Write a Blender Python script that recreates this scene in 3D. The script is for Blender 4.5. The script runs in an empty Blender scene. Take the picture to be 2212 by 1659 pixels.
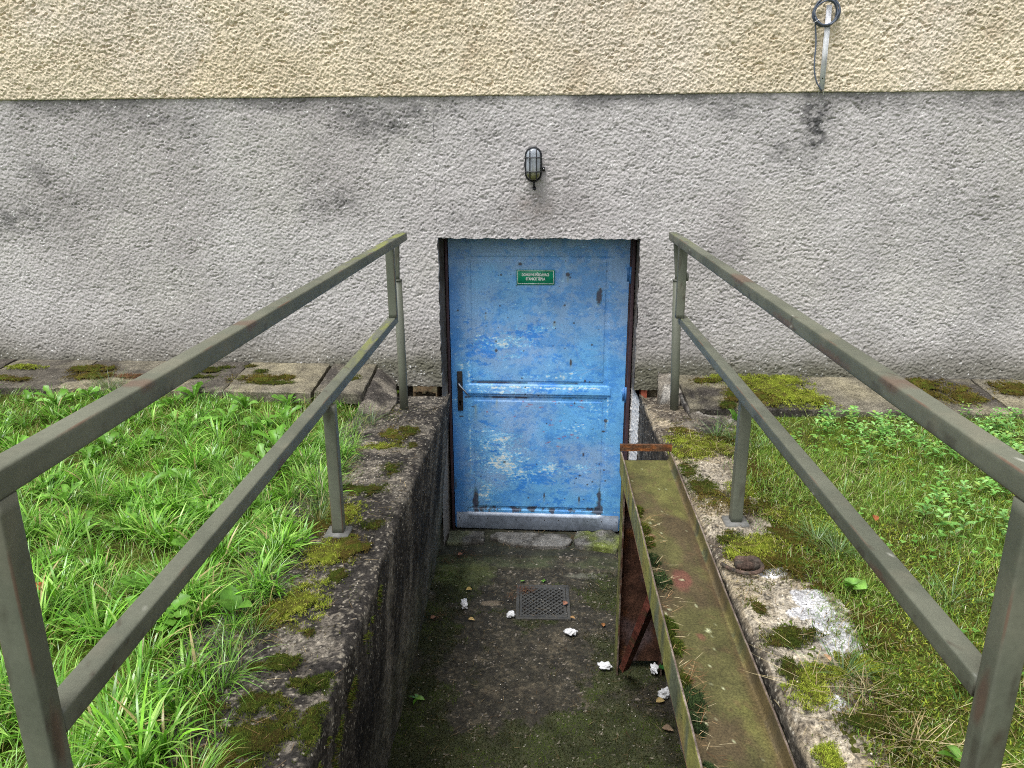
import bpy, math, random
import numpy as np
rad = math.radians
S = bpy.context.scene
COL = S.collection
random.seed(7)
RNG = np.random.default_rng(11)

# ------------------------------------------------------------------ camera
CAMH = 1.29
cd = bpy.data.cameras.new('camera'); cam = bpy.data.objects.new('camera', cd); COL.objects.link(cam)
cd.sensor_width = 36.0; cd.lens = 36.0 * 1662 / 2212; cd.clip_start = 0.05; cd.clip_end = 500
from mathutils import Matrix
cam.matrix_world = (Matrix.Translation((0, 0, CAMH)) @ Matrix.Rotation(rad(1.68), 4, 'Z')
                    @ Matrix.Rotation(rad(90 - 16.7), 4, 'X') @ Matrix.Rotation(rad(-0.25), 4, 'Z'))
S.camera = cam
# ------------------------------------------------------------------ sky, sun, exposure
W = bpy.data.worlds.new('World'); S.world = W; W.use_nodes = True
nt = W.node_tree; nt.nodes.clear()
sky = nt.nodes.new('ShaderNodeTexSky'); sky.sky_type = 'NISHITA'; sky.sun_disc = False
SUN_EL, SUN_AZ = rad(66), rad(215)
sky.sun_elevation = SUN_EL; sky.sun_rotation = SUN_AZ; sky.air_density = 1.0; sky.dust_density = 3.0
hs = nt.nodes.new('ShaderNodeHueSaturation'); hs.inputs['Saturation'].default_value = 0.22
bg = nt.nodes.new('ShaderNodeBackground'); bg.inputs['Strength'].default_value = 0.13
wo = nt.nodes.new('ShaderNodeOutputWorld')
nt.links.new(sky.outputs[0], hs.inputs['Color']); nt.links.new(hs.outputs[0], bg.inputs[0]); nt.links.new(bg.outputs[0], wo.inputs[0])
sl = bpy.data.lights.new('sun', 'SUN'); sl.energy = 1.4; sl.angle = rad(24); sl.color = (1, 0.985, 0.965)
so = bpy.data.objects.new('sun', sl); COL.objects.link(so)
from mathutils import Vector
sd = Vector((math.sin(SUN_AZ) * math.cos(SUN_EL), math.cos(SUN_AZ) * math.cos(SUN_EL), math.sin(SUN_EL)))
so.rotation_euler = sd.to_track_quat('Z', 'Y').to_euler()
S.view_settings.view_transform = 'Standard'; S.view_settings.look = 'None'
S.view_settings.exposure = 0.85; S.view_settings.gamma = 1
S.render.engine = 'CYCLES'; S.cycles.use_denoising = False; S.cycles.filter_width = 1.05; S.cycles.max_bounces = 6

# ------------------------------------------------------------------ helpers: noise, colour
def _h(i, j, s):
    n = (i * 374761393 + j * 668265263 + s * 974634777) & 0x7fffffff
    n = ((n ^ (n >> 13)) * 1274126177) & 0x7fffffff
    n = n ^ (n >> 16)
    return (n & 0xffff) / 32767.5 - 1.0
def vn(x, y, s=0):
    x = np.asarray(x, float); y = np.asarray(y, float)
    xi = np.floor(x); yi = np.floor(y); fx = x - xi; fy = y - yi
    xi = xi.astype(np.int64) + 5000; yi = yi.astype(np.int64) + 5000
    fx = fx * fx * (3 - 2 * fx); fy = fy * fy * (3 - 2 * fy)
    a = _h(xi, yi, s); b = _h(xi + 1, yi, s); c = _h(xi, yi + 1, s); d = _h(xi + 1, yi + 1, s)
    return (a * (1 - fx) + b * fx) * (1 - fy) + (c * (1 - fx) + d * fx) * fy
def fbm(x, y, s=0, o=4, g=.5):
    t = 0; a = 1; n = 0
    for k in range(o):
        # each octave is turned a little so the lattice never shows
        c, q = math.cos(k * .9 + .4), math.sin(k * .9 + .4)
        t = t + a * vn((x * c - y * q) * 2 ** k + 17.3 * k, (x * q + y * c) * 2 ** k - 9.1 * k, s + k * 7); n += a; a *= g
    return t / n
def sm(a, b, x):
    t = np.clip((np.asarray(x, float) - a) / (b - a), 0, 1); return t * t * (3 - 2 * t)
def L(*c):
    c = np.array(c, float) / 255.0
    return np.where(c <= .04045, c / 12.92, ((c + .055) / 1.055) ** 2.4)
def mixc(a, b, m):
    m = np.asarray(m)[..., None]; return a * (1 - m) + b * m
def ell(x, y, cx, cy, rx, ry, rot=0, wob=.35, s=3, f=1.0):
    """soft ellipse mask with a ragged outline: 1 inside, 0 outside"""
    c, q = math.cos(rot), math.sin(rot)
    u = ((x - cx) * c + (y - cy) * q) / rx; v = (-(x - cx) * q + (y - cy) * c) / ry
    d = np.sqrt(u * u + v * v) + 1.7 * wob * fbm(x * f * 14, y * f * 14, s, 5, .7)
    return sm(1.2, .75, d)

# ------------------------------------------------------------------ helpers: materials
def newmat(name):
    m = bpy.data.materials.new(name); m.use_nodes = True
    t = m.node_tree; b = t.nodes['Principled BSDF']; return m, t, b
def N(t, typ, **kw):
    n = t.nodes.new(typ)
    for k, v in kw.items():
        if hasattr(n, k): setattr(n, k, v)
        else: n.inputs[k].default_value = v
    return n
def noise(t, scale, detail=4, rough=.6):
    tc = N(t, 'ShaderNodeTexCoord'); n = N(t, 'ShaderNodeTexNoise')
    n.inputs['Scale'].default_value = scale; n.inputs['Detail'].default_value = detail; n.inputs['Roughness'].default_value = rough
    t.links.new(tc.outputs['Object'], n.inputs['Vector']); return n.outputs['Fac']
def ramp(t, src, p0, c0, p1, c1):
    r = N(t, 'ShaderNodeValToRGB'); e = r.color_ramp.elements
    e[0].position = p0; e[0].color = (*c0, 1) if len(c0) == 3 else c0
    e[1].position = p1; e[1].color = (*c1, 1) if len(c1) == 3 else c1
    t.links.new(src, r.inputs[0]); return r.outputs[0]
def mulc(t, a, b, fac=1.0, mode='MULTIPLY'):
    m = N(t, 'ShaderNodeMix', data_type='RGBA', blend_type=mode); m.inputs[0].default_value = fac
    for s, i in ((a, 6), (b, 7)):
        if hasattr(s, 'links'): t.links.new(s, m.inputs[i])
        else: m.inputs[i].default_value = (*s, 1)
    return m.outputs[2]
def colmat(name, rough=.85, spec=.3, var=.25, vs=180, bump=.3, bs=220, bd=.002, base=None, metal=0.0, peb=0.0, peb_s=70, peb_c=(.5, .48, .44), vs2=9, var2=.15, trans=0.0):
    """colour from the mesh's own Col attribute (or a flat base), broken up by two noises, with bump; optional pebble specks"""
    m, t, b = newmat(name)
    if base is None:
        a = N(t, 'ShaderNodeAttribute', attribute_name='Col'); c = a.outputs['Color']
    else:
        r = N(t, 'ShaderNodeRGB'); r.outputs[0].default_value = (*base, 1); c = r.outputs[0]
    n1 = noise(t, vs, 5, .7); lo = max(0, 1 - var * 2); hi = 1 + var * 2.2
    c = mulc(t, c, ramp(t, n1, .3, (lo, lo, lo), .7, (hi, hi, hi)))
    n2 = noise(t, vs2, 4, .6); lo = 1 - var2 * 2; hi = 1 + var2 * 2
    c = mulc(t, c, ramp(t, n2, .3, (lo, lo, lo), .7, (hi, hi, hi)))
    if peb > 0:
        tc = N(t, 'ShaderNodeTexCoord'); v = N(t, 'ShaderNodeTexVoronoi'); v.inputs['Scale'].default_value = peb_s
        t.links.new(tc.outputs['Object'], v.inputs['Vector'])
        d = ramp(t, v.outputs['Distance'], .22, (1, 1, 1), .36, (0, 0, 0))
        sp = N(t, 'ShaderNodeSeparateColor'); t.links.new(v.outputs['Color'], sp.inputs[0])
        pk = ramp(t, sp.outputs[0], 1 - peb - .02, (0, 0, 0), 1 - peb + .02, (1, 1, 1))
        k = N(t, 'ShaderNodeMath', operation='MULTIPLY'); t.links.new(d, k.inputs[0]); t.links.new(pk, k.inputs[1])
        pa = N(t, 'ShaderNodeAttribute', attribute_name='Peb')
        k2 = N(t, 'ShaderNodeMath', operation='MULTIPLY'); t.links.new(k.outputs[0], k2.inputs[0]); t.links.new(pa.outputs['Fac'], k2.inputs[1])
        pc = ramp(t, sp.outputs[1], 0, tuple(x * .45 for x in peb_c), 1, peb_c)
        mx = N(t, 'ShaderNodeMix', data_type='RGBA'); t.links.new(k2.outputs[0], mx.inputs[0]); t.links.new(c, mx.inputs[6]); t.links.new(pc, mx.inputs[7]); c = mx.outputs[2]
    t.links.new(c, b.inputs['Base Color'])
    b.inputs['Roughness'].default_value = rough; b.inputs['Specular IOR Level'].default_value = spec; b.inputs['Metallic'].default_value = metal
    if bump > 0:
        bn = N(t, 'ShaderNodeBump'); bn.inputs['Strength'].default_value = bump; bn.inputs['Distance'].default_value = bd
        t.links.new(noise(t, bs, 5, .65), bn.inputs['Height']); t.links.new(bn.outputs[0], b.inputs['Normal'])
    if trans > 0:
        tr = N(t, 'ShaderNodeBsdfTranslucent'); t.links.new(c, tr.inputs[0])
        ms = N(t, 'ShaderNodeMixShader'); ms.inputs[0].default_value = trans
        t.links.new(b.outputs[0], ms.inputs[1]); t.links.new(tr.outputs[0], ms.inputs[2])
        t.links.new(ms.outputs[0], t.nodes['Material Output'].inputs[0])
    return m

# ------------------------------------------------------------------ helpers: meshes and objects
class G:
    """collects vertices, faces and colours of ONE mesh"""
    def __init__(s): s.v = []; s.f4 = []; s.f3 = []; s.ng = []; s.c = []; s.p = []; s.n = 0; s.sm4 = []
    def add(s, v, f4=None, f3=None, col=None, peb=None, ng=None):
        v = np.asarray(v, float).reshape(-1, 3); k = len(v)
        s.v.append(v)
        if f4 is not None and len(f4): s.f4.append(np.asarray(f4, np.int64).reshape(-1, 4) + s.n)
        if f3 is not None and len(f3): s.f3.append(np.asarray(f3, np.int64).reshape(-1, 3) + s.n)
        if ng: s.ng += [[i + s.n for i in f] for f in ng]
        c = np.empty((k, 3)); c[:] = (.5, .5, .5) if col is None else col; s.c.append(c)
        q = np.zeros(k); q[:] = 0 if peb is None else peb; s.p.append(q)
        s.n += k; return s
    def grid(s, P, col=None, peb=None, flip=False, wrap=False, keep=None):
        nv, nu = P.shape[:2]
        I = np.arange(nv * nu).reshape(nv, nu)
        if wrap: I = np.concatenate([I, I[:, :1]], 1)
        q = np.stack([I[:-1, :-1], I[:-1, 1:], I[1:, 1:], I[1:, :-1]], -1)
        if flip: q = q[..., ::-1]
        q = q.reshape(-1, 4)
        if keep is not None: q = q[keep.reshape(-1)]
        return s.add(P.reshape(-1, 3), q, col=None if col is None else np.broadcast_to(col, P.shape).reshape(-1, 3), peb=None if peb is None else np.broadcast_to(peb, P.shape[:2]).reshape(-1))
    def box(s, lo, hi, M=None, col=None):
        x0, y0, z0 = lo; x1, y1, z1 = hi
        v = np.array([(x, y, z) for z in (z0, z1) for y in (y0, y1) for x in (x0, x1)], float)
        if M is not None: v = M(v)
        return s.add(v, [(0, 2, 3, 1), (4, 5, 7, 6), (0, 1, 5, 4), (2, 6, 7, 3), (0, 4, 6, 2), (1, 3, 7, 5)], col=col)
    def tube(s, pts, r, n=10, col=None, caps=True, closed=False):
        pts = np.asarray(pts, float); m = len(pts); r = np.broadcast_to(r, (m,))
        if closed: T = np.roll(pts, -1, 0) - np.roll(pts, 1, 0)
        else: T = np.gradient(pts, axis=0)
        T /= np.linalg.norm(T, axis=1)[:, None] + 1e-12
        up = np.array([0, 0, 1.]) if abs(T[0][2]) < .9 else np.array([1., 0, 0])
        a = np.cross(T[0], up); a /= np.linalg.norm(a); A = []
        for k in range(m):
            a = a - T[k] * a.dot(T[k]); a /= np.linalg.norm(a); A.append(a.copy())
        A = np.array(A); B = np.cross(T, A)
        th = np.linspace(0, 2 * np.pi, n, endpoint=False)
        P = pts[:, None] + r[:, None, None] * (A[:, None] * np.cos(th)[None, :, None] + B[:, None] * np.sin(th)[None, :, None])
        if closed: P = np.concatenate([P, P[:1]], 0)
        s.grid(P, wrap=True, col=col)
        if caps and not closed:
            s.ng.append(list(range(s.n - n, s.n))[::1]); s.ng.append(list(range(s.n - P.shape[0] * n, s.n - P.shape[0] * n + n))[::-1])
        return s
    def poly(s, pts, dz, top_col=None, M=None):
        """prism: polygon pts (3-D, counter-clockwise from above) extruded down by dz"""
        t = np.asarray(pts, float); b = t.copy(); b[:, 2] -= dz; k = len(t)
        v = np.concatenate([t, b]);
        if M is not None: v = M(v)
        return s.add(v, [(i, k + i, k + (i + 1) % k, (i + 1) % k) for i in range(k)], col=top_col, ng=[list(range(k)), list(range(2 * k - 1, k - 1, -1))])
def chain_loc(o):
    p = np.zeros(3)
    while o is not None: p = p + np.array(o.location); o = o.parent
    return p
def tag(o, label=None, cat=None, group=None, kind=None):
    if label: o['label'] = label
    if cat: o['category'] = cat
    if group: o['group'] = group
    if kind: o['kind'] = kind
    return o
def thing(name, loc, label, cat, group=None):
    o = bpy.data.objects.new(name, None); COL.objects.link(o); o.location = loc; o.empty_display_size = .1
    return tag(o, label, cat, group)
def build(g, name, mat, parent=None, smooth=False, loc=None, bevel=0, label=None):
    v = np.concatenate(g.v); c = np.concatenate(g.c); pb = np.concatenate(g.p)
    if parent is not None: base = chain_loc(parent)
    elif loc is not None: base = np.array(loc, float)
    else: base = np.array([v[:, 0].mean(), v[:, 1].mean(), v[:, 2].min()])
    f4 = np.concatenate(g.f4) if g.f4 else np.zeros((0, 4), np.int64)
    f3 = np.concatenate(g.f3) if g.f3 else np.zeros((0, 3), np.int64)
    ln = np.concatenate([np.full(len(f4), 4), np.full(len(f3), 3), np.array([len(f) for f in g.ng], int)]).astype(np.int32)
    lp = np.concatenate([f4.reshape(-1), f3.reshape(-1), np.array([i for f in g.ng for i in f], np.int64)]).astype(np.int32)
    me = bpy.data.meshes.new(name); me.vertices.add(len(v)); me.vertices.foreach_set('co', (v - base).astype(np.float32).reshape(-1))
    me.loops.add(len(lp)); me.loops.foreach_set('vertex_index', lp)
    me.polygons.add(len(ln)); st = np.zeros(len(ln), np.int32); st[1:] = np.cumsum(ln)[:-1]
    me.polygons.foreach_set('loop_start', st); me.polygons.foreach_set('loop_total', ln)
    me.update(calc_edges=True)
    a = me.attributes.new('Col', 'FLOAT_COLOR', 'POINT'); c4 = np.ones((len(v), 4), np.float32); c4[:, :3] = np.clip(c, 0, 1); a.data.foreach_set('color', c4.reshape(-1))
    if pb.any():
        a = me.attributes.new('Peb', 'FLOAT', 'POINT'); a.data.foreach_set('value', pb.astype(np.float32))
    if smooth: me.polygons.foreach_set('use_smooth', np.ones(len(ln), bool))
    me.materials.append(mat); me.validate()
    o = bpy.data.objects.new(name, me); COL.objects.link(o)
    if parent is not None: o.parent = parent
    else: o.location = base
    if bevel:
        md = o.modifiers.new('bevel', 'BEVEL'); md.width = bevel; md.segments = 2; md.limit_method = 'ANGLE'
    if label: o['label'] = label
    return o
# wall frame: u along the wall, d into the wall, z up
WA = math.atan(.04); WC, WS = math.cos(WA), math.sin(WA); WY = 4.22
def Wp(v):
    v = np.asarray(v, float); u, d, z = v[..., 0], v[..., 1], v[..., 2]
    return np.stack([u * WC + d * WS, WY - u * WS + d * WC, z], -1)
def gr(a, b, step): return np.linspace(a, b, max(2, int(round(abs(b - a) / step)) + 1))

# ------------------------------------------------------------------ materials
M_plinth = colmat('grey_stucco', .95, .15, .16, 170, .6, 190, .003, vs2=3, var2=.05, peb=.16, peb_s=105, peb_c=(.75, .74, .72))
M_cream = colmat('cream_stucco', .95, .15, .17, 150, .9, 180, .004, vs2=3, var2=.05)
M_conc = colmat('weathered_concrete', .92, .2, .42, 130, .7, 260, .004, peb=.30, peb_s=75, peb_c=(.5, .46, .38), vs2=14, var2=.2)
M_floor = colmat('mossy_concrete', .85, .3, .38, 240, .7, 260, .004, peb=.03, peb_s=60, peb_c=(.45, .4, .32), vs2=11, var2=.22)
M_soil = colmat('soil', .95, .1, .4, 120, .8, 150, .01)
M_door = colmat('blue_paint', .42, .5, .10, 150, .12, 200, .0008, vs2=7, var2=.06)
M_bluefit = colmat('blue_painted_steel', .45, .5, .12, 60, .1, 200, .0008, base=(.07, .22, .5))
M_frame = colmat('purple_brown_paint', .6, .4, .15, 60, .1, 200, .001, base=(.062, .036, .042))
M_kick = colmat('brushed_steel', .38, .5, .14, 40, .05, 200, .0005, base=(.37, .43, .53), metal=0.0, vs2=6, var2=.12)
M_rail = colmat('grey_green_paint', .5, .5, .05, 90, .06, 260, .0006, vs2=5, var2=.07)
M_plate = colmat('galvanised_steel', .6, .5, .12, 60, .1, 200, .001, base=(.16, .16, .15))
M_dark = colmat('black_plastic', .45, .5, .1, 60, .1, 200, .0006, base=(.012, .013, .016))
M_bronze = colmat('tarnished_brass', .5, .5, .2, 80, .15, 160, .0008, base=(.055, .047, .042), metal=.5)
M_steel = colmat('bare_steel', .28, .5, .05, 60, .03, 200, .0005, base=(.55, .56, .58), metal=.9)
M_chute = colmat('algae_on_steel', .82, .3, .28, 170, .5, 190, .0015, vs2=12, var2=.16)
M_rust = colmat('rust', .9, .2, .35, 130, .6, 200, .002, vs2=16, var2=.3)
M_brick = colmat('brick', .92, .15, .25, 120, .5, 160, .003)
M_grass = colmat('grass_blade', .28, .65, .12, 30, 0, trans=.28, vs2=3, var2=.08)
M_moss = colmat('moss', .9, .1, .2, 90, 0, trans=.25)
M_weed = colmat('broad_leaf', .38, .5, .12, 40, .15, 90, .0015, trans=.3)
M_litter = colmat('dry_litter', .85, .2, .2, 90, 0, trans=.15)
M_paper = colmat('white_tissue', .9, .2, .03, 60, .25, 160, .002, base=(.90, .91, .93), trans=.15)
M_white = colmat('white_plastic', .45, .5, .05, 60, .05, 100, .0005, base=(.86, .87, .90))
M_cable = colmat('blue_grey_cable', .45, .5, .06, 40, 0, base=(.085, .105, .145))
M_cast = colmat('cast_iron', .65, .4, .2, 90, .3, 220, .001, base=(.062, .060, .054))
M_hole = colmat('deep_hole', .95, .05, .1, 60, 0, base=(.004, .004, .004))
M_sign = colmat('green_enamel', .4, .5, .06, 20, .03, 100, .0004, base=(.010, .36, .20))
M_signw = colmat('white_lettering', .5, .4, .02, 20, 0, base=(.93, .96, .95))
m, t, b = newmat('ribbed_glass'); M_glass = m
b.inputs['Base Color'].default_value = (.62, .66, .70, 1); b.inputs['Roughness'].default_value = .18
at = N(t, 'ShaderNodeAttribute', attribute_name='Col'); t.links.new(at.outputs['Color'], b.inputs['Base Color'])
b.inputs['Specular IOR Level'].default_value = .9; b.inputs['Transmission Weight'].default_value = .25

# ================================================================== GROUND
def zL(x, y):   # lawn height left
    return .045 * sm(2.4, 3.8, y) + .012 * fbm(x * 2, y * 2, 5, 3) - .012 + .03 * sm(-1.0, -2.2, x) - .07 * sm(-1.02, -.9, x)
def zR(x, y):
    return .010 * fbm(x * 2.2, y * 2.2, 9, 3) - .008 + .02 * sm(1.0, 2.0, x)
def lawn_sheet(x0, x1, y0, y1, zf, st, s):
    X, Y = np.meshgrid(gr(x0, x1, st), gr(y0, y1, st)); Z = zf(X, Y) + .006 * fbm(X * 20, Y * 20, s, 3)
    c = mixc(L(74, 78, 34) * np.ones(X.shape + (3,)), L(86, 104, 36), sm(-.2, .4, fbm(X * 5, Y * 5, s + 3)))
    return np.stack([X, Y, Z], -1), c
g = G()
P, c = lawn_sheet(-4.2, -.78, .3, 4.6, zL, .03, 1); g.grid(P, c)
P, c = lawn_sheet(.72, 4.2, .3, 4.6, zR, .03, 2); g.grid(P, c)
def fz(x, y): return x * 0 - .012
for (a, b_, c0, d0) in ((-14, -4.2, -9, 4.6), (4.2, 14, -9, 4.6), (-4.2, 4.2, -9, .3)):
    P, c = lawn_sheet(a, b_, c0, d0, fz, .4, 4); g.grid(P, c)
tag(build(g, 'ground', M_soil, smooth=True, loc=(0, 0, 0)), kind='structure')

# pit floor
FZ = -1.04
def zF(x, y):
    z = FZ + .006 * fbm(x * 5, y * 5, 21, 3) + .003 * fbm(x * 40, y * 40, 22, 3)
    lip = 3.985 + .015 * fbm(x * 3, x * 0, 4, 3)
    z = z + .010 * sm(lip - .01, lip + .012, y)
    lip2 = 4.13 + .02 * fbm(x * 3.4, x * 0 + 5, 8, 3)
    return z - .02 * (np.abs(y - lip2) < .006) + .0 * y
X, Y = np.meshgrid(gr(-.66, .68, .005), gr(2.2, 4.62, .005)); Z = zF(X, Y)
base = L(58, 55, 46) * np.ones(X.shape + (3,))
c = mixc(base, L(76, 70, 58), sm(.15, .6, fbm(X * 6, Y * 6, 31, 4, .6)))
fg = fbm(X * 70, Y * 70, 33, 4, .7); c = mixc(c, L(34, 32, 28), .7 * sm(.05, .4, fg)); c = mixc(c, L(112, 102, 84), .5 * sm(.15, .45, -fg)); c = mixc(c, L(40, 38, 34), .55 * sm(.1, .5, fbm(X * 14, Y * 14, 34, 4, .6)))
MOSSF = sm(-.22, .25, fbm(X * 4.5, Y * 4.5, 37, 4, .6) + .5 * sm(3.1, 2.5, Y) - .1 + .35 * sm(-.3, -.5, X) - .7 * ell(X, Y, .0, 3.05, .26, .35, 0, .3))
c = mixc(c, L(54, 60, 32), MOSSF * .75)
c = mixc(c, L(92, 100, 58), .7 * ell(X, Y, -.40, 3.93, .2, .12, 0, .3))
c = mixc(c, L(80, 88, 58), .65 * sm(3.98, 4.02, Y) * sm(-.5, .5, fbm(X * 7, Y * 9, 15)))
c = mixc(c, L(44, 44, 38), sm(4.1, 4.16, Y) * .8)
c = mixc(c, L(112, 112, 98), ell(X, Y, .3, 3.93, .1, .04, 0, .4) * .6)
c = mixc(c, L(120, 108, 92), ell(X, Y, -.23, 3.64, .045, .025, 0, .3) * .9)
c = mixc(c, L(150, 140, 128), sm(.55, .7, vn(X * 130, Y * 130, 77)) * sm(.3, .6, vn(X * 37, Y * 37, 71)) * .8)
hole = (np.abs(X - .055) < .125) & (np.abs(Y - 3.65) < .145)
keep = ~(hole[:-1, :-1] & hole[1:, 1:])
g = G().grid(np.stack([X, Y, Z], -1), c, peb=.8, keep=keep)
# drain shaft under the grate
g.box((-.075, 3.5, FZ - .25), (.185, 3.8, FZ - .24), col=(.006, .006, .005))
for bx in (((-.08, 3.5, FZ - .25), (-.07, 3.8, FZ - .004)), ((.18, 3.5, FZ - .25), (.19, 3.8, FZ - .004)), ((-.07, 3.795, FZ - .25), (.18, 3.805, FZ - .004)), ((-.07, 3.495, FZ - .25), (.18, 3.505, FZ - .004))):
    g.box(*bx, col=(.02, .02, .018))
tag(build(g, 'pit_floor', M_floor, loc=(0, 3, FZ)), kind='structure')

# steps leading down below the camera
g = G()
for k in range(6):
    y1 = 2.2 - k * .29; z = FZ + .173 * (k + 1)
    g.box((-.56, y1 - .29, FZ - .1), (.6, y1 + (0.0), z if k < 5 else -.004), col=L(70, 66, 58))
tag(build(g, 'stairs', M_conc, bevel=.01, loc=(0, 1.5, FZ)), kind='structure')

# ================================================================== RETAINING WALLS
def curb_wall(side):
    """side -1 left, +1 right"""
    Ys = gr(.3, 4.215, .007)
    if side < 0:
        xin = lambda y: -.497 + .018 * sm(2.4, 3.7, y) + .012 * fbm(y * 2.2, y * 0, 3, 4)
        xout = lambda y: -.98 + 0 * y; xfloor = -.575
    else:
        xin = lambda y: .612 - .022 * sm(2.9, 3.5, y) + .014 * sm(3.8, 4.1, y) + .004 * fbm(y * 2.2, y * 0 + 4, 3, 4)
        xout = lambda y: np.interp(y, [.7, 1.39, 1.63, 1.97, 2.2, 2.4, 2.67, 3.0, 3.34, 3.6, 3.7], [.74, .78, .85, .93, .90, .85, .86, .90, .96, .99, 1.08]); xfloor = .61
    R = .03
    s_top = gr(0, 1, .0155); s_arc = gr(0, 1, .12)[1:]; s_wall = gr(0, 1, .0072)[1:]
    YY = Ys[:, None]
    xi = xin(Ys)[:, None]; xo = xout(Ys)[:, None]; sg = side
    top_end = xi + sg * R
    tx = xo + (top_end - xo) * s_top[None]; tz = 0 * tx; ty = YY + 0 * tx
    a = s_arc[None] * np.pi / 2
    ax = top_end - sg * R * np.sin(a); az = -R * (1 - np.cos(a)); ay = YY + 0 * ax
    wz = -R + (FZ - .03 + R) * s_wall[None] + 0 * YY
    wx = xi + (xfloor - xi) * s_wall[None] ** 1.0; wy = YY + 0 * wx
    PX = np.concatenate([tx, ax, wx], 1); PY = np.concatenate([ty, ay, wy], 1); PZ = np.concatenate([tz, az + 0 * ax, wz], 1)
    nt_, na = len(s_top), len(s_arc)
    ontop = np.concatenate([np.ones_like(tx), 1 - s_arc[None] + 0 * ax, 0 * wx], 1)
    S2 = np.concatenate([np.abs(tx - xi), R * s_arc[None] + 0 * ax, .03 + s_wall[None] * 1.0 + 0 * wx], 1) * np.where(ontop > .5, -1, 1)
    off = 40 if side > 0 else 0
    h = .010 * fbm(S2 * 7, PY * 7, 11 + off, 3) + .0045 * fbm(S2 * 45, PY * 45, 13 + off, 3) + .003 * fbm(S2 * 120, PY * 120, 14 + off, 2)
    dipy = .055 * sm(3.88, 4.1, PY)
    PZ2 = PZ + ontop * (h - dipy) - .02 * (ontop) * sm(.42, .5, np.abs(S2))
    PX2 = PX - sg * (1 - ontop) * h * .8
    # ---- colour of the material itself: dirt, lime, lichen
    f1 = fbm(S2 * 5, PY * 5, 51 + off, 5, .6); f2 = fbm(S2 * 16, PY * 16, 52 + off, 4, .6)
    dark = L(58, 55, 52) if side < 0 else L(88, 80, 70)
    tone = L(100, 95, 87) if side < 0 else L(156, 144, 122)
    thr = .12 if side < 0 else -.12
    c = mixc(dark * np.ones(PX.shape + (3,)), tone, sm(thr - .1, thr + .35, f1 + .3 * f2))
    c = mixc(c, L(50, 47, 45), .75 * sm(.05, .45, fbm(S2 * 8, PY * 8, 61 + off, 5, .6)) * (1 if side < 0 else .6))
    X_, Y_ = PX, PY
    on = ontop > .5
    if side < 0:
        for (cx, cy, rx, ry) in ((-.62, 3.95, .1, .08), (-.67, 3.25, .12, .07), (-.72, 2.98, .12, .1), (-.80, 2.42, .08, .07), (-.72, 2.10, .07, .05), (-.60, 1.80, .09, .1), (-.53, 1.55, .04, .1), (-.56, 3.9, .05, .12)):
            c = mixc(c, L(142, 134, 122), .55 * on * ell(X_, Y_, cx, cy, rx, ry, 0, .9, 5))
    else:
        for (cx, cy, rx, ry, w) in ((.73, 3.0, .12, .17, 0), (.80, 1.95, .12, .2, 1), (.74, 2.12, .1, .12, 0), (.66, 2.52, .09, .08, 0), (.80, 2.45, .1, .1, 0), (.72, 1.72, .12, .1, 0), (.70, 1.55, .1, .08, 0), (.66, 1.42, .07, .08, 0), (.69, 1.92, .09, .1, 0)):
            c = mixc(c, L(178, 172, 162) if w else L(172, 163, 146), (.9 if w else .7) * on * ell(X_, Y_, cx, cy, rx, ry, 0, .6, 5))
        LI = np.zeros(PX.shape)
        for (cx, cy, rx, ry) in ((.845, 1.86, .055, .10), (.835, 2.02, .05, .09), (.80, 1.98, .06, .03), (.76, 2.22, .05, .04), (.74, 1.60, .025, .03)):
            LI = np.maximum(LI, sm(.35, .6, ell(X_, Y_, cx, cy, rx, ry, 0, .38, 15)))
    grain = fbm(S2 * 85, PY * 85, 81 + off, 3, .7)
    c = mixc(c, L(38, 36, 34), .75 * sm(.02, .40, grain)); c = mixc(c, L(184, 174, 156), .45 * sm(.22, .5, -grain))
    if side > 0: c = mixc(c, L(212, 213, 218), .85 * on * LI * (.75 + .25 * sm(-.3, .1, -grain)))
    wl = 1 - ontop
    depth = -PZ
    cw = mixc(L(58, 54, 49) * np.ones(PX.shape + (3,)), L(122, 116, 106), sm(-.1, .5, fbm(PY * 9, depth * 1.6, 71 + off, 4, .6) + .35 * sm(.3, .9, depth) - .12))
    cw = mixc(cw, L(30, 29, 28), .85 * sm(.0, .4, fbm(PY * 4, depth * .8, 73 + off, 4, .55)) * sm(.15, .4, depth))
    cw = mixc(cw, L(118, 115, 104), .55 * sm(.45, .8, depth + .12 * fbm(PY * 3, depth * 2, 74 + off, 3))); cw = mixc(cw, L(92, 96, 60), .45 * sm(.55, 1.0, depth) * sm(-.2, .3, fbm(PY * 3, depth * 3, 75 + off)))
    cw = mixc(cw, L(150, 148, 140), .8 * sm(.9, 1.03, depth) * sm(.3, .5, fbm(PY * 2.5, depth * 6, 79 + off)))
    gw = fbm(PY * 80, depth * 80, 83 + off, 3, .7); cw = mixc(cw, L(28, 26, 25), .6 * sm(.05, .4, gw)); cw = mixc(cw, L(150, 144, 132), .3 * sm(.2, .5, -gw))
    c = mixc(c, cw, sm(.5, 1, wl))
    peb = np.where(on, .75, 1.0 * sm(.62, .1, depth) + .12)
    g = G(); g.grid(np.stack([PX2, PY, PZ2], -1), c, peb=peb, flip=(side > 0))
    return g
for side, nm in ((-1, 'dark mossy concrete retaining wall with rounded top on the left of the sunken entrance'), (1, 'pale lichen blotched concrete retaining wall behind the rusty chute')):
    o = build(curb_wall(side), 'retaining_wall', M_conc, smooth=False, loc=(side * .75, 2.2, 0)); tag(o, nm, 'retaining wall')

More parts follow.
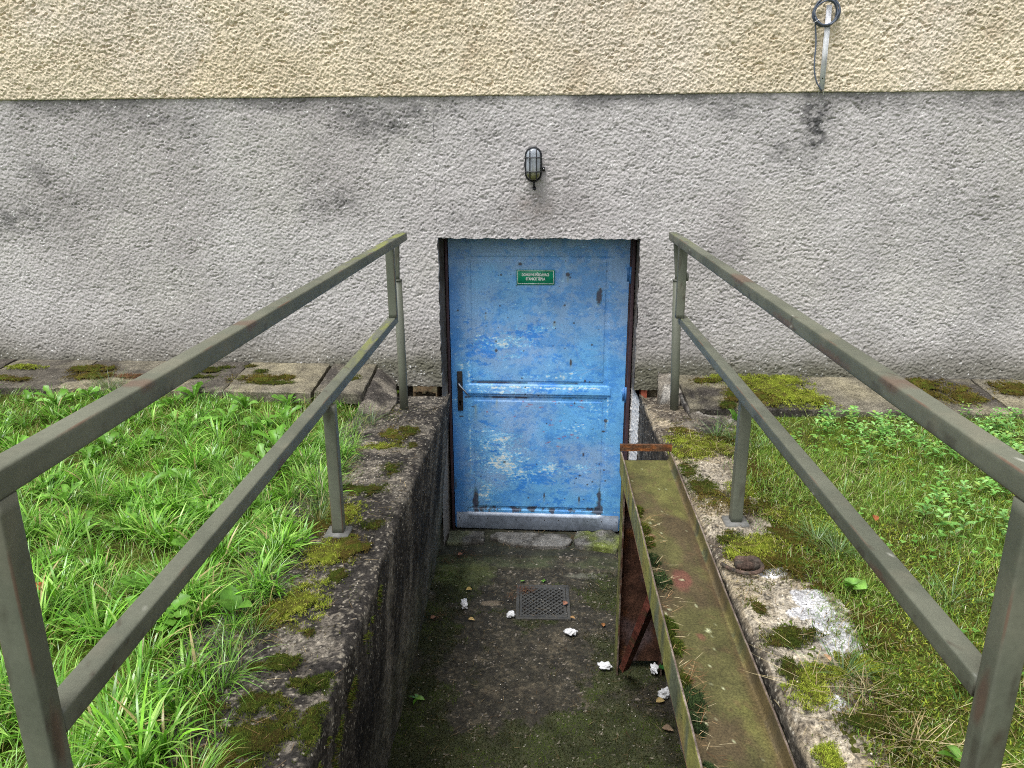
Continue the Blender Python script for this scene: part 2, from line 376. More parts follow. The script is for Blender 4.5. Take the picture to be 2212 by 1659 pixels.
# ================================================================== HOUSE WALL
UL, UR, ZT = -.530, .572, .846
SEAM = 1.576
house = thing('building', Wp((0, 0, 0)), 'rough rendered house wall, cream above and grey plinth below, with a sunken blue door', 'building')
def stucco(U, Z, s, a=1.0):
    w = fbm(U * 60, Z * 60, s + 9, 2) * .004
    p, q = U * .97 + Z * .24 + w, Z * .97 - U * .24 - w
    h1 = vn(p / .0105, q / .0085, s); h2 = vn(q / .0068 + 9, p / .0072 + 3, s + 1)
    pit = sm(.40, .8, vn(p / .014 + 40, q / .009, s + 2)) * sm(-.2, .5, vn(p / .05, q / .05, s + 3))
    return a * (.0014 * h1 + .0030 * h2 - .0075 * pit) + .0018 * fbm(U * 4, Z * 4, s + 30, 3)
def plinth_col(U, Z):
    c = L(185, 181, 180) * np.ones(U.shape + (3,))
    c = mixc(c, L(170, 165, 164), sm(-.3, .4, fbm(U * 1.2, Z * 1.2, 101, 4)))
    c = mixc(c, L(186, 182, 178), .6 * sm(.1, .6, fbm(U * 3.1 + 7, Z * 3, 103, 4)))
    grain = fbm(U / .012, Z / .009, 105, 3, .7)
    c = c * (1 + .16 * grain[..., None])
    c = mixc(c, L(92, 90, 88), .4 * sm(.42, .7, fbm(U * 16, Z * 20, 107, 4, .7)))
    dirt = L(92, 91, 92)
    # dark damp band just under the cream, broken
    c = mixc(c, dirt, .6 * sm(.09, .01, SEAM - Z + .05 * fbm(U * 7, Z * 7, 111, 4)) * sm(-.25, .3, fbm(U * 3.2, Z * 0, 113, 3)))
    for (cu, cz, ru, rz, k) in ((1.43, 1.42, .07, .17, .85), (1.39, 1.50, .04, .12, .5), (-.62, 1.50, .2, .05, .5), (-.82, 1.44, .16, .07, .5), (-.98, 1.49, .12, .05, .4), (.0, 1.02, .2, .1, .22),
                                (1.27, 1.29, .08, .09, .45), (-1.15, 1.02, .18, .1, .3), (-2.0, 1.46, .22, .07, .35), (-1.85, .6, .3, .09, .2), (1.0, 1.5, .14, .06, .4), (2.2, 1.0, .25, .2, .18), (.95, .75, .2, .14, .15), (-2.6, 1.1, .3, .1, .2), (-.3, .95, .3, .06, .2), (.62, .45, .1, .25, .25), (-3.0, .95, .3, .10, .45), (-2.75, 1.2, .12, .08, .3), (-1.05, 1.05, .10, .06, .35), (-2.3, 1.52, .3, .04, .4), (2.3, 1.53, .3, .05, .35), (1.75, 1.52, .2, .04, .3), (-.55, 1.40, .3, .1, .2), (2.45, .6, .2, .3, .2), (-1.5, .35, .5, .08, .25)):
        k = k * 1.25
        m_ = np.exp(-(((U - cu) / ru) ** 2 + ((Z - cz) / rz) ** 2)) * (.35 + .9 * sm(-.25, .35, fbm(U * 24, Z * 30, 115, 5, .72)))
        c = mixc(c, dirt * .75, np.clip(k * m_, 0, 1))
    rm = np.exp(-(((U + .01) / .11) ** 2 + ((Z - 1.0) / .09) ** 2)) * (.6 + .8 * fbm(U * 22, Z * 22, 117, 4))
    c = mixc(c, L(128, 104, 82), np.clip(.38 * rm, 0, 1))
    foot = sm(.42, .12, Z + .08 * fbm(U * 3, Z * 3, 119, 4))
    c = mixc(c, L(126, 122, 112), .7 * foot)
    foot2 = sm(.24, .10, Z + .05 * fbm(U * 5, Z * 5, 121, 4))
    c = mixc(c, L(84, 84, 64), .75 * foot2 * (.5 + .5 * sm(-.2, .3, fbm(U * 4, Z * 4, 123))))
    c = mixc(c, L(238, 238, 236), .9 * sm(.66, .8, vn(U * 190, Z * 190, 127)) * sm(.1, .5, vn(U * 60, Z * 60, 129)))
    return c
def wall_patch(g, u0, u1, z0, z1, st, colf, s, d0=0.0, jag=(0, 0, 0, 0), seam_wob=False):
    us, zs = gr(u0, u1, st), gr(z0, z1, st); U, Z = np.meshgrid(us, zs)
    D = d0 - stucco(U, Z, s); c = colf(U, Z)
    U2 = U.copy(); Z2 = Z.copy(); D2 = D.copy()
    j = .006 * fbm(U * 28, Z * 28, s + 50, 3)
    if jag[0]: U2[:, 0] += j[:, 0]
    if jag[1]: U2[:, -1] += j[:, -1]
    if jag[2]: Z2[0] += j[0] * 1.3
    if jag[3]: Z2[-1] += j[-1]
    # returns so that edges have thickness
    g.grid(Wp(np.stack([U2, D2, Z2], -1)), c)
    for k, sl_ in enumerate(((slice(None), 0), (slice(None), -1), (0, slice(None)), (-1, slice(None)))):
        if jag[k]:
            e = np.stack([U2[sl_], D2[sl_], Z2[sl_]], -1); e2 = e.copy(); e2[:, 1] = d0 + .03
            g.grid(Wp(np.stack([e, e2], 0)), np.stack([c[sl_], c[sl_]], 0) * .9, flip=k in (1, 2))
    return g
st = .0039
g = G()
wall_patch(g, -3.45, UL, .0, SEAM + .004, st, plinth_col, 200, 0, (0, 1, 1, 0))
wall_patch(g, UR, 3.0, .0, SEAM + .004, st, plinth_col, 200, 0, (1, 0, 1, 0))
wall_patch(g, UL, UR, ZT, SEAM + .004, st, plinth_col, 200, 0, (0, 0, 1, 0))
for a, b_ in ((-14, -3.45), (3.0, 14)): wall_patch(g, a, b_, -.3, SEAM + .004, .06, plinth_col, 200)
build(g, 'plinth', M_plinth, house)
def cream_col(U, Z):
    c = L(219, 206, 182) * np.ones(U.shape + (3,))
    c = mixc(c, L(208, 192, 164), .5 * sm(.0, .5, fbm(U * 2.3, Z * 2.3, 301, 4)))
    c = mixc(c, L(212, 202, 190), .5 * sm(.1, .5, fbm(U * 1.7 + 9, Z * 1.7, 303, 4)))
    c = mixc(c, L(180, 162, 138), .35 * sm(.25, .6, fbm(U * 9, Z * 9, 305, 4, .6)))
    c = c * (1 + .10 * fbm(U / .012, Z / .010, 307, 3, .7)[..., None])
    return c
def cream_stucco():
    g = G()
    us, zs = gr(-3.6, 3.2, .0036), gr(SEAM, 2.2, .0036); U, Z = np.meshgrid(us, zs)
    D = -.011 - stucco(U, Z, 400, 1.55)
    Zb = Z.copy(); Zb[0] += .004 * fbm(us * 3, us * 0, 411, 4) + .002 * fbm(us * 60, us * 0, 412, 2); D[0] += .004
    c = cream_col(U, Z)
    g.grid(Wp(np.stack([U, D, Zb], -1)), c)
    e = np.stack([U[0], D[0], Zb[0]], -1); e2 = e.copy(); e2[:, 1] = .02; e2[:, 2] += .001
    g.grid(Wp(np.stack([e2, e], 0)), np.stack([c[0], c[0]], 0) * .8)
    for (a, b_, z0, z1) in ((-14, -3.6, SEAM, 2.2), (3.2, 14, SEAM, 2.2), (-14, 14, 2.2, 6.0)):
        wall_patch(g, a, b_, z0, z1, .06, cream_col, 400, -.011)
    return g
build(cream_stucco(), 'upper_render', M_cream, house)
# reveals and soffit of the door recess
DD = .235        # depth of the door face
g = G()
dv = gr(0, .30, .006); zv = gr(-1.06, ZT, .006)
D_, Z_ = np.meshgrid(dv, zv)
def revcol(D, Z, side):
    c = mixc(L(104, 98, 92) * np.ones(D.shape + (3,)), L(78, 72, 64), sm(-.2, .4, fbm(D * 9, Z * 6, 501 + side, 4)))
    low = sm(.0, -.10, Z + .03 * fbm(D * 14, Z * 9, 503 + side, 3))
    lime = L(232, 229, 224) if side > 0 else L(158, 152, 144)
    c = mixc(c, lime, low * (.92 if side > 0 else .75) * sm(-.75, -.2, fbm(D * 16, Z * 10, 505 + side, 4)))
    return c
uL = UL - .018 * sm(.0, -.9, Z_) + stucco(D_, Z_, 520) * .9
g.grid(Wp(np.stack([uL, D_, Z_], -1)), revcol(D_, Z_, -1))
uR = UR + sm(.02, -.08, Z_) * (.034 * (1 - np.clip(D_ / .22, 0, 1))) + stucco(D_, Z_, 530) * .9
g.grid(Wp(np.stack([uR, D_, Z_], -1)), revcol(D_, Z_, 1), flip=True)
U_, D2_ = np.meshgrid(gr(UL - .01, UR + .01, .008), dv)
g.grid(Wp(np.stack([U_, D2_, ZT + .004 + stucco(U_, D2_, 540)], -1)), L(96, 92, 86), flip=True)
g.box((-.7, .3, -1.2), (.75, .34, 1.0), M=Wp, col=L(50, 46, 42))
build(g, 'reveal', M_plinth, house)
# foundation strips below the render, beside the opening
g = G()
for (a, b_) in ((-1.3, UL - .03), (UR + .04, 1.3)):
    g = G(); us, zs = gr(a, b_, .006), gr(-.12, .01, .006); U, Z = np.meshgrid(us, zs)
    g.grid(Wp(np.stack([U, .035 + .008 * fbm(U * 30, Z * 30, 551, 3), Z], -1)), mixc(L(96, 88, 72) * np.ones(U.shape + (3,)), L(52, 48, 42), sm(-.1, .3, fbm(U * 20, Z * 20, 553)))); build(g, 'mortar_bed', M_conc, house)
def brick(lo, hi, s, holes=0, lab=None):
    g = G(); (u0, d0, z0), (u1, d1, z1) = lo, hi
    us, zs = gr(u0, u1, .004), gr(z0, z1, .004); U, Z = np.meshgrid(us, zs)
    D = d0 + .004 * fbm(U * 40, Z * 40, s, 3)
    c = mixc(L(150, 84, 66) * np.ones(U.shape + (3,)), L(120, 108, 88), .8 * sm(.0, .4, fbm(U * 25, Z * 25, s + 2)))
    if holes:
        c = mixc(c, L(96, 92, 70), .85)
        for k in range(holes):
            uc = u0 + (u1 - u0) * (k + 1.1) / (holes + 1); mk = (np.abs(U - uc) < .011 - .003 * (k % 2)) & (Z < z0 + .034 + .006 * math.sin(k * 2.3)) & (Z > z0 + .006)
            D = np.where(mk, D + .05, D)
    g.grid(Wp(np.stack([U, D, Z], -1)), c)
    f = lambda a, e: G.grid(g, Wp(np.stack([np.stack([U[a], D[a], Z[a]], -1), np.stack([U[a], D[a] * 0 + d1, Z[a]], -1)], 0)), np.stack([c[a], c[a]], 0), flip=e)
    f((-1, slice(None)), False); f((0, slice(None)), True); f((slice(None), 0), False); f((slice(None), -1), True)
    build(g, 'brick', M_brick, house, label=lab)
brick((-.70, .0, -.075), (UL - .03, .12, -.002), 561, 6, 'yellowish hollow brick with a row of dark holes')
brick((UR + .04, .012, -.12), (UR + .075, .1, -.004), 565, 0, 'thin broken red brick edge')
brick((.705, .004, -.10), (.742, .1, -.03), 567, 0, 'orange red brick stub set in mortar')
brick((.765, .012, -.09), (.80, .1, -.025), 569)

# door frame (painted steel) and leaf
g = G()
g.box((.548, .19, -1.03), (.566, .26, .84), M=Wp); g.box((.540, .236, -1.03), (.549, .26, .84), M=Wp)
g.box((UL + .004, .215, -1.03), (UL + .018, .27, .84), M=Wp)
g.box((UL + .004, .245, .828), (.566, .27, .842), M=Wp)
build(g, 'door_frame', M_frame, house, bevel=.002)

def door_leaf():
    u0, u1, z0, z1 = -.508, .538, -1.012, .832
    us, zs = gr(u0, u1, .0034), gr(z0, z1, .0034); U, Z = np.meshgrid(us, zs)
    D = np.full(U.shape, DD)
    def rect(a, b_, c0, d0, w):   # 1 inside, ramps to 0 over w outside
        return np.minimum(np.minimum(sm(a - w, a, U), sm(b_ + w, b_, U)), np.minimum(sm(c0 - w, c0, Z), sm(d0 + w, d0, Z)))
    up = rect(-.402, .430, -.052, .716, .005); lo = rect(-.398, .432, -.882, -.132, .005)
    D += .007 * up + .007 * lo
    # groove lines around the mouldings
    up2 = rect(-.378, .405, -.030, .694, .003); lo2 = rect(-.375, .408, -.862, -.160, .003)
    D -= .004 * up2 + .004 * lo2
    # weather bar: projecting mid rail with an undercut lower edge
    rail = rect(-.425, .452, -.112, -.060, .004); D -= .006 * rail * sm(-.052, -.112, Z) + .002 * rail
    D += .0012 * fbm(U * 3, Z * 3, 601, 3)
    # --- paint: base, fading, scratches, rust
    c = L(112, 184, 240) * np.ones(U.shape + (3,))
    c = mixc(c, L(142, 182, 226), sm(-.25, .35, fbm(U * 2.2, Z * 2.4, 603, 4) + .55 * sm(-.1, .5, Z) - .22))
    fade = sm(-.05, .35, fbm(U * 26, Z * 26, 605, 5, .7) + .5 * fbm(U * 5, Z * 5, 607, 3))
    c = mixc(c, L(88, 160, 230), .65 * fade)
    c = mixc(c, L(72, 146, 226), .75 * sm(-.40, -.50, U) * sm(-.5, .3, fbm(U * 8, Z * 3, 609)))
    strong = np.zeros(U.shape)
    for (cu, cz, ru, rz, k) in ((-.30, .18, .14, .16, 1), (-.05, .26, .22, .09, .8), (-.40, .10, .06, .3, .7), (.0, -.66, .30, .14, 1), (-.22, -.52, .2, .2, .7), (.3, -.3, .2, .12, .5), (.1, -.08, .4, .04, .8), (.15, .12, .25, .06, .5), (-.32, -.30, .1, .1, .6), (.38, -.55, .06, .2, .5), (.15, -.82, .3, .06, .7), (.18, .22, .12, .1, .6), (.2, .02, .3, .03, .6)):
        strong = np.maximum(strong, k * np.exp(-(((U - cu) / ru) ** 2 + ((Z - cz) / rz) ** 2)))
    stk = fbm(U * 14, Z * 32 + 1.5 * U, 611, 5, .7) + .5 * fbm(U * 60, Z * 75, 612, 3, .65)
    stk = stk / stk.std()
    c = mixc(c, L(50, 142, 238), .8 * sm(.62, 1.1, strong * 1.0 + .22 * stk))
    c = mixc(c, L(66, 142, 224), .5 * sm(.9, 1.6, stk + .5 * (Z < .3)))
    wh = np.zeros(U.shape)
    for (cu, cz, ru, rz, k) in ((-.20, .20, .14, .035, .9), (-.12, .24, .1, .02, .8), (-.15, .12, .05, .02, 1), (-.22, -.40, .13, .05, 1.05), (-.20, -.55, .15, .10, 1.1), (-.30, -.45, .06, .08, .9), (-.32, -.76, .09, .07, .9), (.08, -.60, .12, .05, .8), (-.12, -.65, .1, .05, .8),
                                (-.1, -.07, .3, .012, 1.2), (.2, -.07, .22, .010, 1.1), (-.2, -.10, .2, .015, .7), (.1, .0, .15, .015, .7), (.26, -.33, .05, .04, .7), (.3, -.58, .07, .03, .6), (-.445, .06, .015, .02, 1.1), (-.40, .0, .012, .1, .9), (-.402, -.45, .006, .4, .75), (.44, -.2, .006, .3, .6), (.22, .02, .05, .01, .9), (.36, -.22, .06, .05, .55), (.02, .30, .12, .02, .7)):
        wh = np.maximum(wh, k * np.exp(-(((U - cu) / ru) ** 2 + ((Z - cz) / rz) ** 2)))
    st2 = fbm(U * 20, Z * 85 + 2 * U, 615, 5, .72) + .9 * fbm(U * 75, Z * 95, 617, 3, .7)
    st2 = st2 / st2.std()
    c = mixc(c, L(104, 192, 250), .8 * sm(.42, .7, wh * .95 + .3 * st2 * (wh > .05))); c = mixc(c, L(176, 222, 250), .9 * sm(.66, .9, wh * .95 + .32 * st2))
    c = mixc(c, L(236, 244, 240), .9 * sm(.98, 1.25, wh * .95 + .32 * st2))
    # fine scratches
    for k in range(22):
        r = random.Random(900 + k); a = r.uniform(-1.3, 1.3); cu, cz = r.uniform(-.35, .4), r.uniform(-.8, .6) if k > 14 else r.uniform(-.02, .2)
        ln = r.uniform(.03, .12); du, dz = math.cos(a), math.sin(a)
        tt = (U - cu) * du + (Z - cz) * dz; nn = -(U - cu) * dz + (Z - cz) * du + 1.5 * tt * tt * r.uniform(-1, 1)
        c = mixc(c, L(150, 180, 216), .35 * (np.abs(tt) < ln) * sm(.004, .001, np.abs(nn)))
    rust = np.zeros(U.shape)
    spots = [(-.09, .676, .010, .009), (.186, .616, .013, .012), (.370, .486, .016, .042), (.376, .520, .010, .02), (-.202, .612, .006, .006), (.112, .335, .006, .006), (.226, .33, .006, .006), (.335, .20, .006, .006), (.212, .09, .007, .02), (.105, .19, .004, .004),
             (-.235, .158, .009, .010), (-.235, .215, .005, .006), (-.295, .385, .005, .005), (-.07, .158, .004, .004), (.17, .435, .007, .006), (-.21, .43, .005, .006), (.30, -.025, .006, .01), (.327, -.03, .005, .006), (-.08, -.012, .006, .004), (-.22, .30, .003, .003), (-.28, -.045, .012, .006), (-.46, .40, .006, .006),
             (-.06, -.068, .006, .005), (.02, -.12, .005, .005), (-.06, -.11, .006, .006), (.43, -.275, .011, .012), (.42, -.345, .012, .006), (.012, -.57, .004, .004), (-.19, -.56, .010, .006), (.30, -.50, .006, .012), (.28, -.64, .009, .005), (.33, -.70, .006, .006), (.26, -.66, .005, .005), (.36, -.68, .006, .006), (-.04, -.80, .006, .005), (.06, -.78, .005, .018), (.28, -.80, .006, .018), (.19, -.80, .004, .004),
             (-.38, -.20, .012, .003), (-.455, -.262, .014, .006), (.24, -.165, .004, .008), (.145, -.165, .004, .004), (.07, -.30, .004, .004), (.43, -.60, .006, .006), (.44, -.67, .006, .006), (.40, -.56, .004, .004), (-.34, -.66, .005, .004), (.20, .60, .005, .005), (-.11, .55, .004, .004), (.07, .60, .005, .005)]
    rr = random.Random(5)
    spots += [(rr.uniform(-.38, .42), rr.uniform(-.86, .7), *([rr.uniform(.002, .004)] * 2)) for _ in range(55)]
    for (cu, cz, ru, rz) in spots:
        ru, rz = ru * .8, rz * .8
        sel = (np.abs(U - cu) < ru * 3) & (np.abs(Z - cz) < rz * 3)
        d = np.sqrt(((U[sel] - cu) / ru) ** 2 + ((Z[sel] - cz) / rz) ** 2) + .35 * fbm(U[sel] * 160, Z[sel] * 160, 621, 3)
        rust[sel] = np.maximum(rust[sel], sm(1.7, .7, d))
    edge = np.maximum.reduce([sm(.020, .004, np.abs(Z + .878) + .05 * fbm(U * 22, Z * 22, 623, 5, .7) + .004) * (np.abs(U) < .43),
                              sm(.024, .004, np.abs(U + .372) * (1 + 2.2 * sm(-.84, -.70, Z)) + .03 * fbm(U * 20, Z * 20, 625, 4)) * sm(-.68, -.82, Z + .04 * fbm(Z * 9, U * 9, 3)),
                              sm(.026, .004, np.abs(U - .405) * (1 + 2.2 * sm(-.84, -.68, Z)) + .03 * fbm(U * 20, Z * 20, 627, 4)) * sm(-.66, -.8, Z),
                              sm(.009, .003, np.abs(Z + .136)) * sm(-.05, .3, fbm(U * 9, Z * 0, 629)) * (np.abs(U) < .43),
                              sm(.009, .003, np.abs(Z + .042)) * sm(.05, .4, fbm(U * 7, Z * 0, 630)) * (np.abs(U) < .4),
                              sm(.010, .002, np.abs(U + .50)) * sm(.1, .4, fbm(Z * 9, U * 0, 631)) * sm(-.55, -.75, Z)])
    rust = np.maximum(rust, edge)
    halo = np.zeros(U.shape)
    for (cu, cz, w, h) in ((.212, .09, .006, .06), (.43, -.30, .006, .06), (-.235, -.165, .006, .06), (.186, .59, .007, .03), (.28, -.82, .005, .04), (.06, -.80, .005, .04), (-.365, -.2, .008, .12), (.112, .32, .008, .02), (-.295, .36, .005, .03)):
        halo = np.maximum(halo, np.exp(-((U - cu) / w) ** 2) * sm(cz - h, cz, Z) * sm(cz + .03, cz, Z))
    c = mixc(c, L(150, 152, 96), .5 * halo)
    c = mixc(c, L(74, 104, 98), .6 * sm(.05, .4, rust) * (1 - sm(.5, .8, rust)))
    c = mixc(c, L(74, 56, 48), .85 * sm(.45, .8, rust))
    red = np.zeros(U.shape)
    for k in range(26):
        r = random.Random(300 + k); cu, cz = r.choice([(r.uniform(-.3, -.1), r.uniform(-.42, -.22)), (r.uniform(.05, .3), r.uniform(-.5, -.25)), (r.uniform(-.15, .3), r.uniform(-.2, -.15))])
        red = np.maximum(red, ell(U, Z, cu, cz, r.uniform(.004, .018), r.uniform(.003, .006), r.uniform(-.6, .6), .6, 40 + k, 5))
    c = mixc(c, L(168, 90, 86), .55 * red)
    g = G(); g.grid(Wp(np.stack([U, D, Z], -1)), c)
    # sides of the leaf
    for e, fl in (((0, slice(None)), True), ((-1, slice(None)), False), ((slice(None), 0), False), ((slice(None), -1), True)):
        a = np.stack([U[e], D[e], Z[e]], -1); b2 = a.copy(); b2[:, 1] = DD + .04
        g.grid(Wp(np.stack([a, b2], 0)), np.stack([c[e]] * 2, 0), flip=fl)
    return g
door = build(door_leaf(), 'door', M_door, house, smooth=False, label='blue painted steel door with scratched paint and rust spots')
# kick plate
g = G()
us, zs = gr(-.498, .530, .02), np.array([-1.016, -1.012, -.935, -.928, -.920, -.915, -.908, -.904])
ds = np.array([DD - .006, DD - .009, DD - .010, DD - .013, DD - .014, DD - .012, DD - .005, DD + .002])
U, Z = np.meshgrid(us, zs); D = np.repeat(ds[:, None], len(us), 1)
hi = (Z > -.93) & (Z < -.91) & (np.abs(U) < .42)
g.grid(Wp(np.stack([U, np.where((np.abs(U) > .42) & (Z > -.93), DD - .009, D), Z], -1)), L(165, 172, 184) * 1.0)
g.box((-.498, DD - .006, -1.018), (.530, DD + .03, -1.016), M=Wp)
build(g, 'kick_plate', M_kick, door)
for k in range(12):
    g = G(); u = -.48 + k * .0905
    ring = [Wp((u + .0035 * math.cos(a), DD - .012, -.945 + .0035 * math.sin(a))) for a in np.linspace(0, 2 * np.pi, 8, endpoint=False)]
    g.add(ring + [Wp((u, DD - .0145, -.945))], f3=[(i, (i + 1) % 8, 8) for i in range(8)]); build(g, 'rivet', M_bronze, door)
# handle, long plate with keyhole
g = G(); hu = -.455
def rounded(u0, u1, z0, z1, r, d0, d1, k=5):
    pts = []
    for (cx, cz, a0) in ((u1 - r, z0 + r, -90), (u1 - r, z1 - r, 0), (u0 + r, z1 - r, 90), (u0 + r, z0 + r, 180)):
        for i in range(k + 1):
            a = rad(a0 + 90 * i / k); pts.append((cx + r * math.cos(a), cz + r * math.sin(a)))
    n = len(pts); v = [(x, d0, z) for x, z in pts] + [(x, d1, z) for x, z in pts]
    return v, n
def rplate(g, u0, u1, z0, z1, r, d0, d1, M=Wp, col=None):
    v, n = rounded(u0, u1, z0, z1, r, d0, d1)
    g.add(M(np.array(v)), [(i, n + i, n + (i + 1) % n, (i + 1) % n) for i in range(n)][::1], ng=[list(range(n)), list(range(2 * n - 1, n - 1, -1))], col=col); return g
rplate(g, hu - .018, hu + .014, -.222, .028, .005, DD - .010, DD + .002); build(g, 'handle_plate', M_bronze, door, bevel=.0015)
g = G(); g.tube([Wp((hu - .003, DD - .01, -.045)), Wp((hu - .003, DD - .045, -.045))], .011, 14); build(g, 'spindle', M_dark, door, smooth=False)
g = G(); g.tube([Wp((hu - .006, DD - .046, -.036)), Wp((hu + .0, DD - .050, -.045)), Wp((hu + .032, DD - .050, -.083)), Wp((hu + .060, DD - .048, -.118))], [.0065, .0065, .0048, .0036], 10); build(g, 'handle', M_steel, door, smooth=True)
g = G(); g.tube([Wp((hu - .002, DD - .013, -.163)), Wp((hu - .002, DD - .009, -.163))], .008, 14); g.box((hu - .0055, DD - .0125, -.186), (hu + .0015, DD - .009, -.165), M=Wp); build(g, 'keyhole', M_hole, door)
# rectangular rust brown plate under the rail
g = G(); g.box((-.350, DD + .007, -.212), (-.304, DD + .013, -.194), M=Wp, col=L(96, 60, 48)); build(g, 'letter_plate', M_rust, door)
# hinges
for z in (.62, -.10):
    g = G(); g.tube([Wp((.545, DD - .012, z - .05)), Wp((.545, DD - .012, z + .045))], .0075, 12); g.box((.525, DD - .004, z - .04), (.541, DD - .001, z + .04), M=Wp)
    build(g, 'hinge', M_bluefit, door, smooth=False)

# ================================================================== SIGN ON THE DOOR
def text_mesh(s, size, sx, off):
    cu = bpy.data.curves.new('t', 'FONT'); cu.body = s; cu.size = size; cu.align_x = 'CENTER'; cu.align_y = 'CENTER'; cu.offset = off; cu.extrude = 0.0003; cu.resolution_u = 4
    o = bpy.data.objects.new('t', cu); COL.objects.link(o); bpy.context.view_layer.update()
    me = bpy.data.meshes.new_from_object(o.evaluated_get(bpy.context.evaluated_depsgraph_get()))
    v = np.array([tuple(p.co) for p in me.vertices]); f = [list(p.vertices) for p in me.polygons]
    bpy.data.objects.remove(o); v[:, 0] *= sx; return v, f
SD = DD - .004
sg = thing('door_sign', Wp((0, SD, .601)), 'small green enamel sign with white Czech lettering on the blue door', 'sign')
g = G(); rplate(g, -.1105, .1095, .557, .644, .003, SD - .0016, SD + .003); build(g, 'sign_plate', M_sign, sg)
g = G()
a0, a1, b0, b1, w = -.1055, .1045, .5615, .6395, .0032
for bx in ((a0, a1, b0, b0 + w), (a0, a1, b1 - w, b1), (a0, a0 + w, b0 + w, b1 - w), (a1 - w, a1, b0 + w, b1 - w)):
    g.box((bx[0], SD - .0021, bx[2]), (bx[1], SD - .0015, bx[3]), M=Wp)
build(g, 'sign_border', M_signw, sg)
for s, z, wd in (('DOMOVNÍ PŘEDÁVACÍ', .6145, .159), ('STANICE TEPLA', .5905, .113)):
    v, f = text_mesh(s, .0215, 1.0, .0009); k = wd / (v[:, 0].max() - v[:, 0].min()); v[:, 0] = (v[:, 0] - (v[:, 0].max() + v[:, 0].min()) / 2) * k
    base_z = v[:, 1].min(); P = np.stack([v[:, 0] - .0005, SD - .0024 - v[:, 2], z + v[:, 1] + .0], -1)
    g = G(); g.add(Wp(P), ng=f); build(g, 'lettering', M_signw, sg)

# ================================================================== WALL LAMP
lz, lu = 1.233, -.004
lamp = thing('wall_lamp', Wp((lu, 0, lz)), 'black oval bulkhead lamp with wire cage on the grey wall above the door', 'lamp')
def stad(a, hz, n=40):
    t_ = np.linspace(0, 2 * np.pi, n, endpoint=False); x = a * np.cos(t_); z = a * np.sin(t_); z = z + np.where(np.sin(t_) >= 0, 1, -1) * (hz - a) * np.minimum(1, np.abs(np.sin(t_)) * 6)
    return x, z
def shell(g, prof, col=None, n=40, cap=True):
    """prof: (half width, half height, depth in front of the wall)"""
    R_ = []
    for a, h, d in prof:
        x, z = stad(a, h, n); R_.append(np.stack([lu + x, -d + 0 * x, lz + z], -1))
    P = Wp(np.array(R_)); cc = None
    if col is not None: cc = col(P)
    g.grid(P, cc, wrap=True)
    if cap: g.ng.append(list(range(g.n - n, g.n)))
g = G(); shell(g, [(.040, .083, -.005), (.040, .083, .028), (.044, .088, .030), (.044, .088, .040), (.038, .081, .043)]); build(g, 'lamp_base', M_dark, lamp)
def glasscol(P):
    z = P[..., 2]; base = mixc(L(176, 184, 194) * np.ones(P.shape), L(112, 112, 72), sm(lz - .025, lz - .05, z + .008 * fbm(P[..., 0] * 60, z * 60, 3)))
    return base
g = G(); prof = []
for k in range(18):
    t_ = k / 17; a = .037 * math.sqrt(max(0, 1 - t_ ** 3.0)); prof.append((max(a, .003), max(.080 - (.037 - a), .01) if a > .012 else .046 + a, .040 + .042 * math.sin(t_ * math.pi / 2)))
shell(g, prof, glasscol, 48)
vv = g.v[0]; rib = .0011 * np.sin((vv[:, 2]) / .0056 * 2 * np.pi); vv[:, 1] += rib * 1.0
build(g, 'lamp_glass', M_glass, lamp, smooth=True)
g = G()
for sx in (-.017, .017):
    pts = []
    for a in np.linspace(-1, 1, 17):
        zz = lz + .084 * a; dd = .042 + .046 * (1 - abs(a) ** 8); pts.append(Wp((lu + sx, -dd, zz)))
    g.tube(pts, .0028, 8)
for zz in (lz + .034, lz - .036):
    pts = [Wp((lu + .043 * a, -(.040 + .051 * (1 - abs(a) ** 6)), zz)) for a in np.linspace(-1, 1, 13)]; g.tube(pts, .0028, 8)
x, z = stad(.041, .085, 36); g.tube(Wp(np.stack([lu + x, -.046 + 0 * x, lz + z], -1)), .0045, 8, closed=True)
build(g, 'lamp_cage', M_dark, lamp, smooth=True)
g = G(); g.tube(Wp([(lu + .002, -.014, lz - .083), (lu + .002, -.014, lz - .118)]), .0058, 10); g.tube(Wp([(lu + .003, -.016, lz - .118), (lu + .004, -.012, lz - .122), (lu + .004, -.002, lz - .124), (lu + .004, .02, lz - .124)]), [.0095, .0100, .0095, .008], 12)
build(g, 'cable_gland', M_dark, lamp, smooth=True)
g = G(); g.box((lu + .046, -.014, lz - .034), (lu + .060, -.003, lz - .014), M=Wp); build(g, 'mounting_lug', M_dark, lamp, bevel=.002); g = G(); g.box((lu - .050, -.014, lz - .014), (lu - .042, -.003, lz + .012), M=Wp); build(g, 'mounting_lug', M_dark, lamp, bevel=.002)
g = G(); g.tube(Wp([(lu + .0525, -.014, lz - .024), (lu + .0525, -.018, lz - .024)]), .0042, 10); build(g, 'screw', M_steel, lamp)

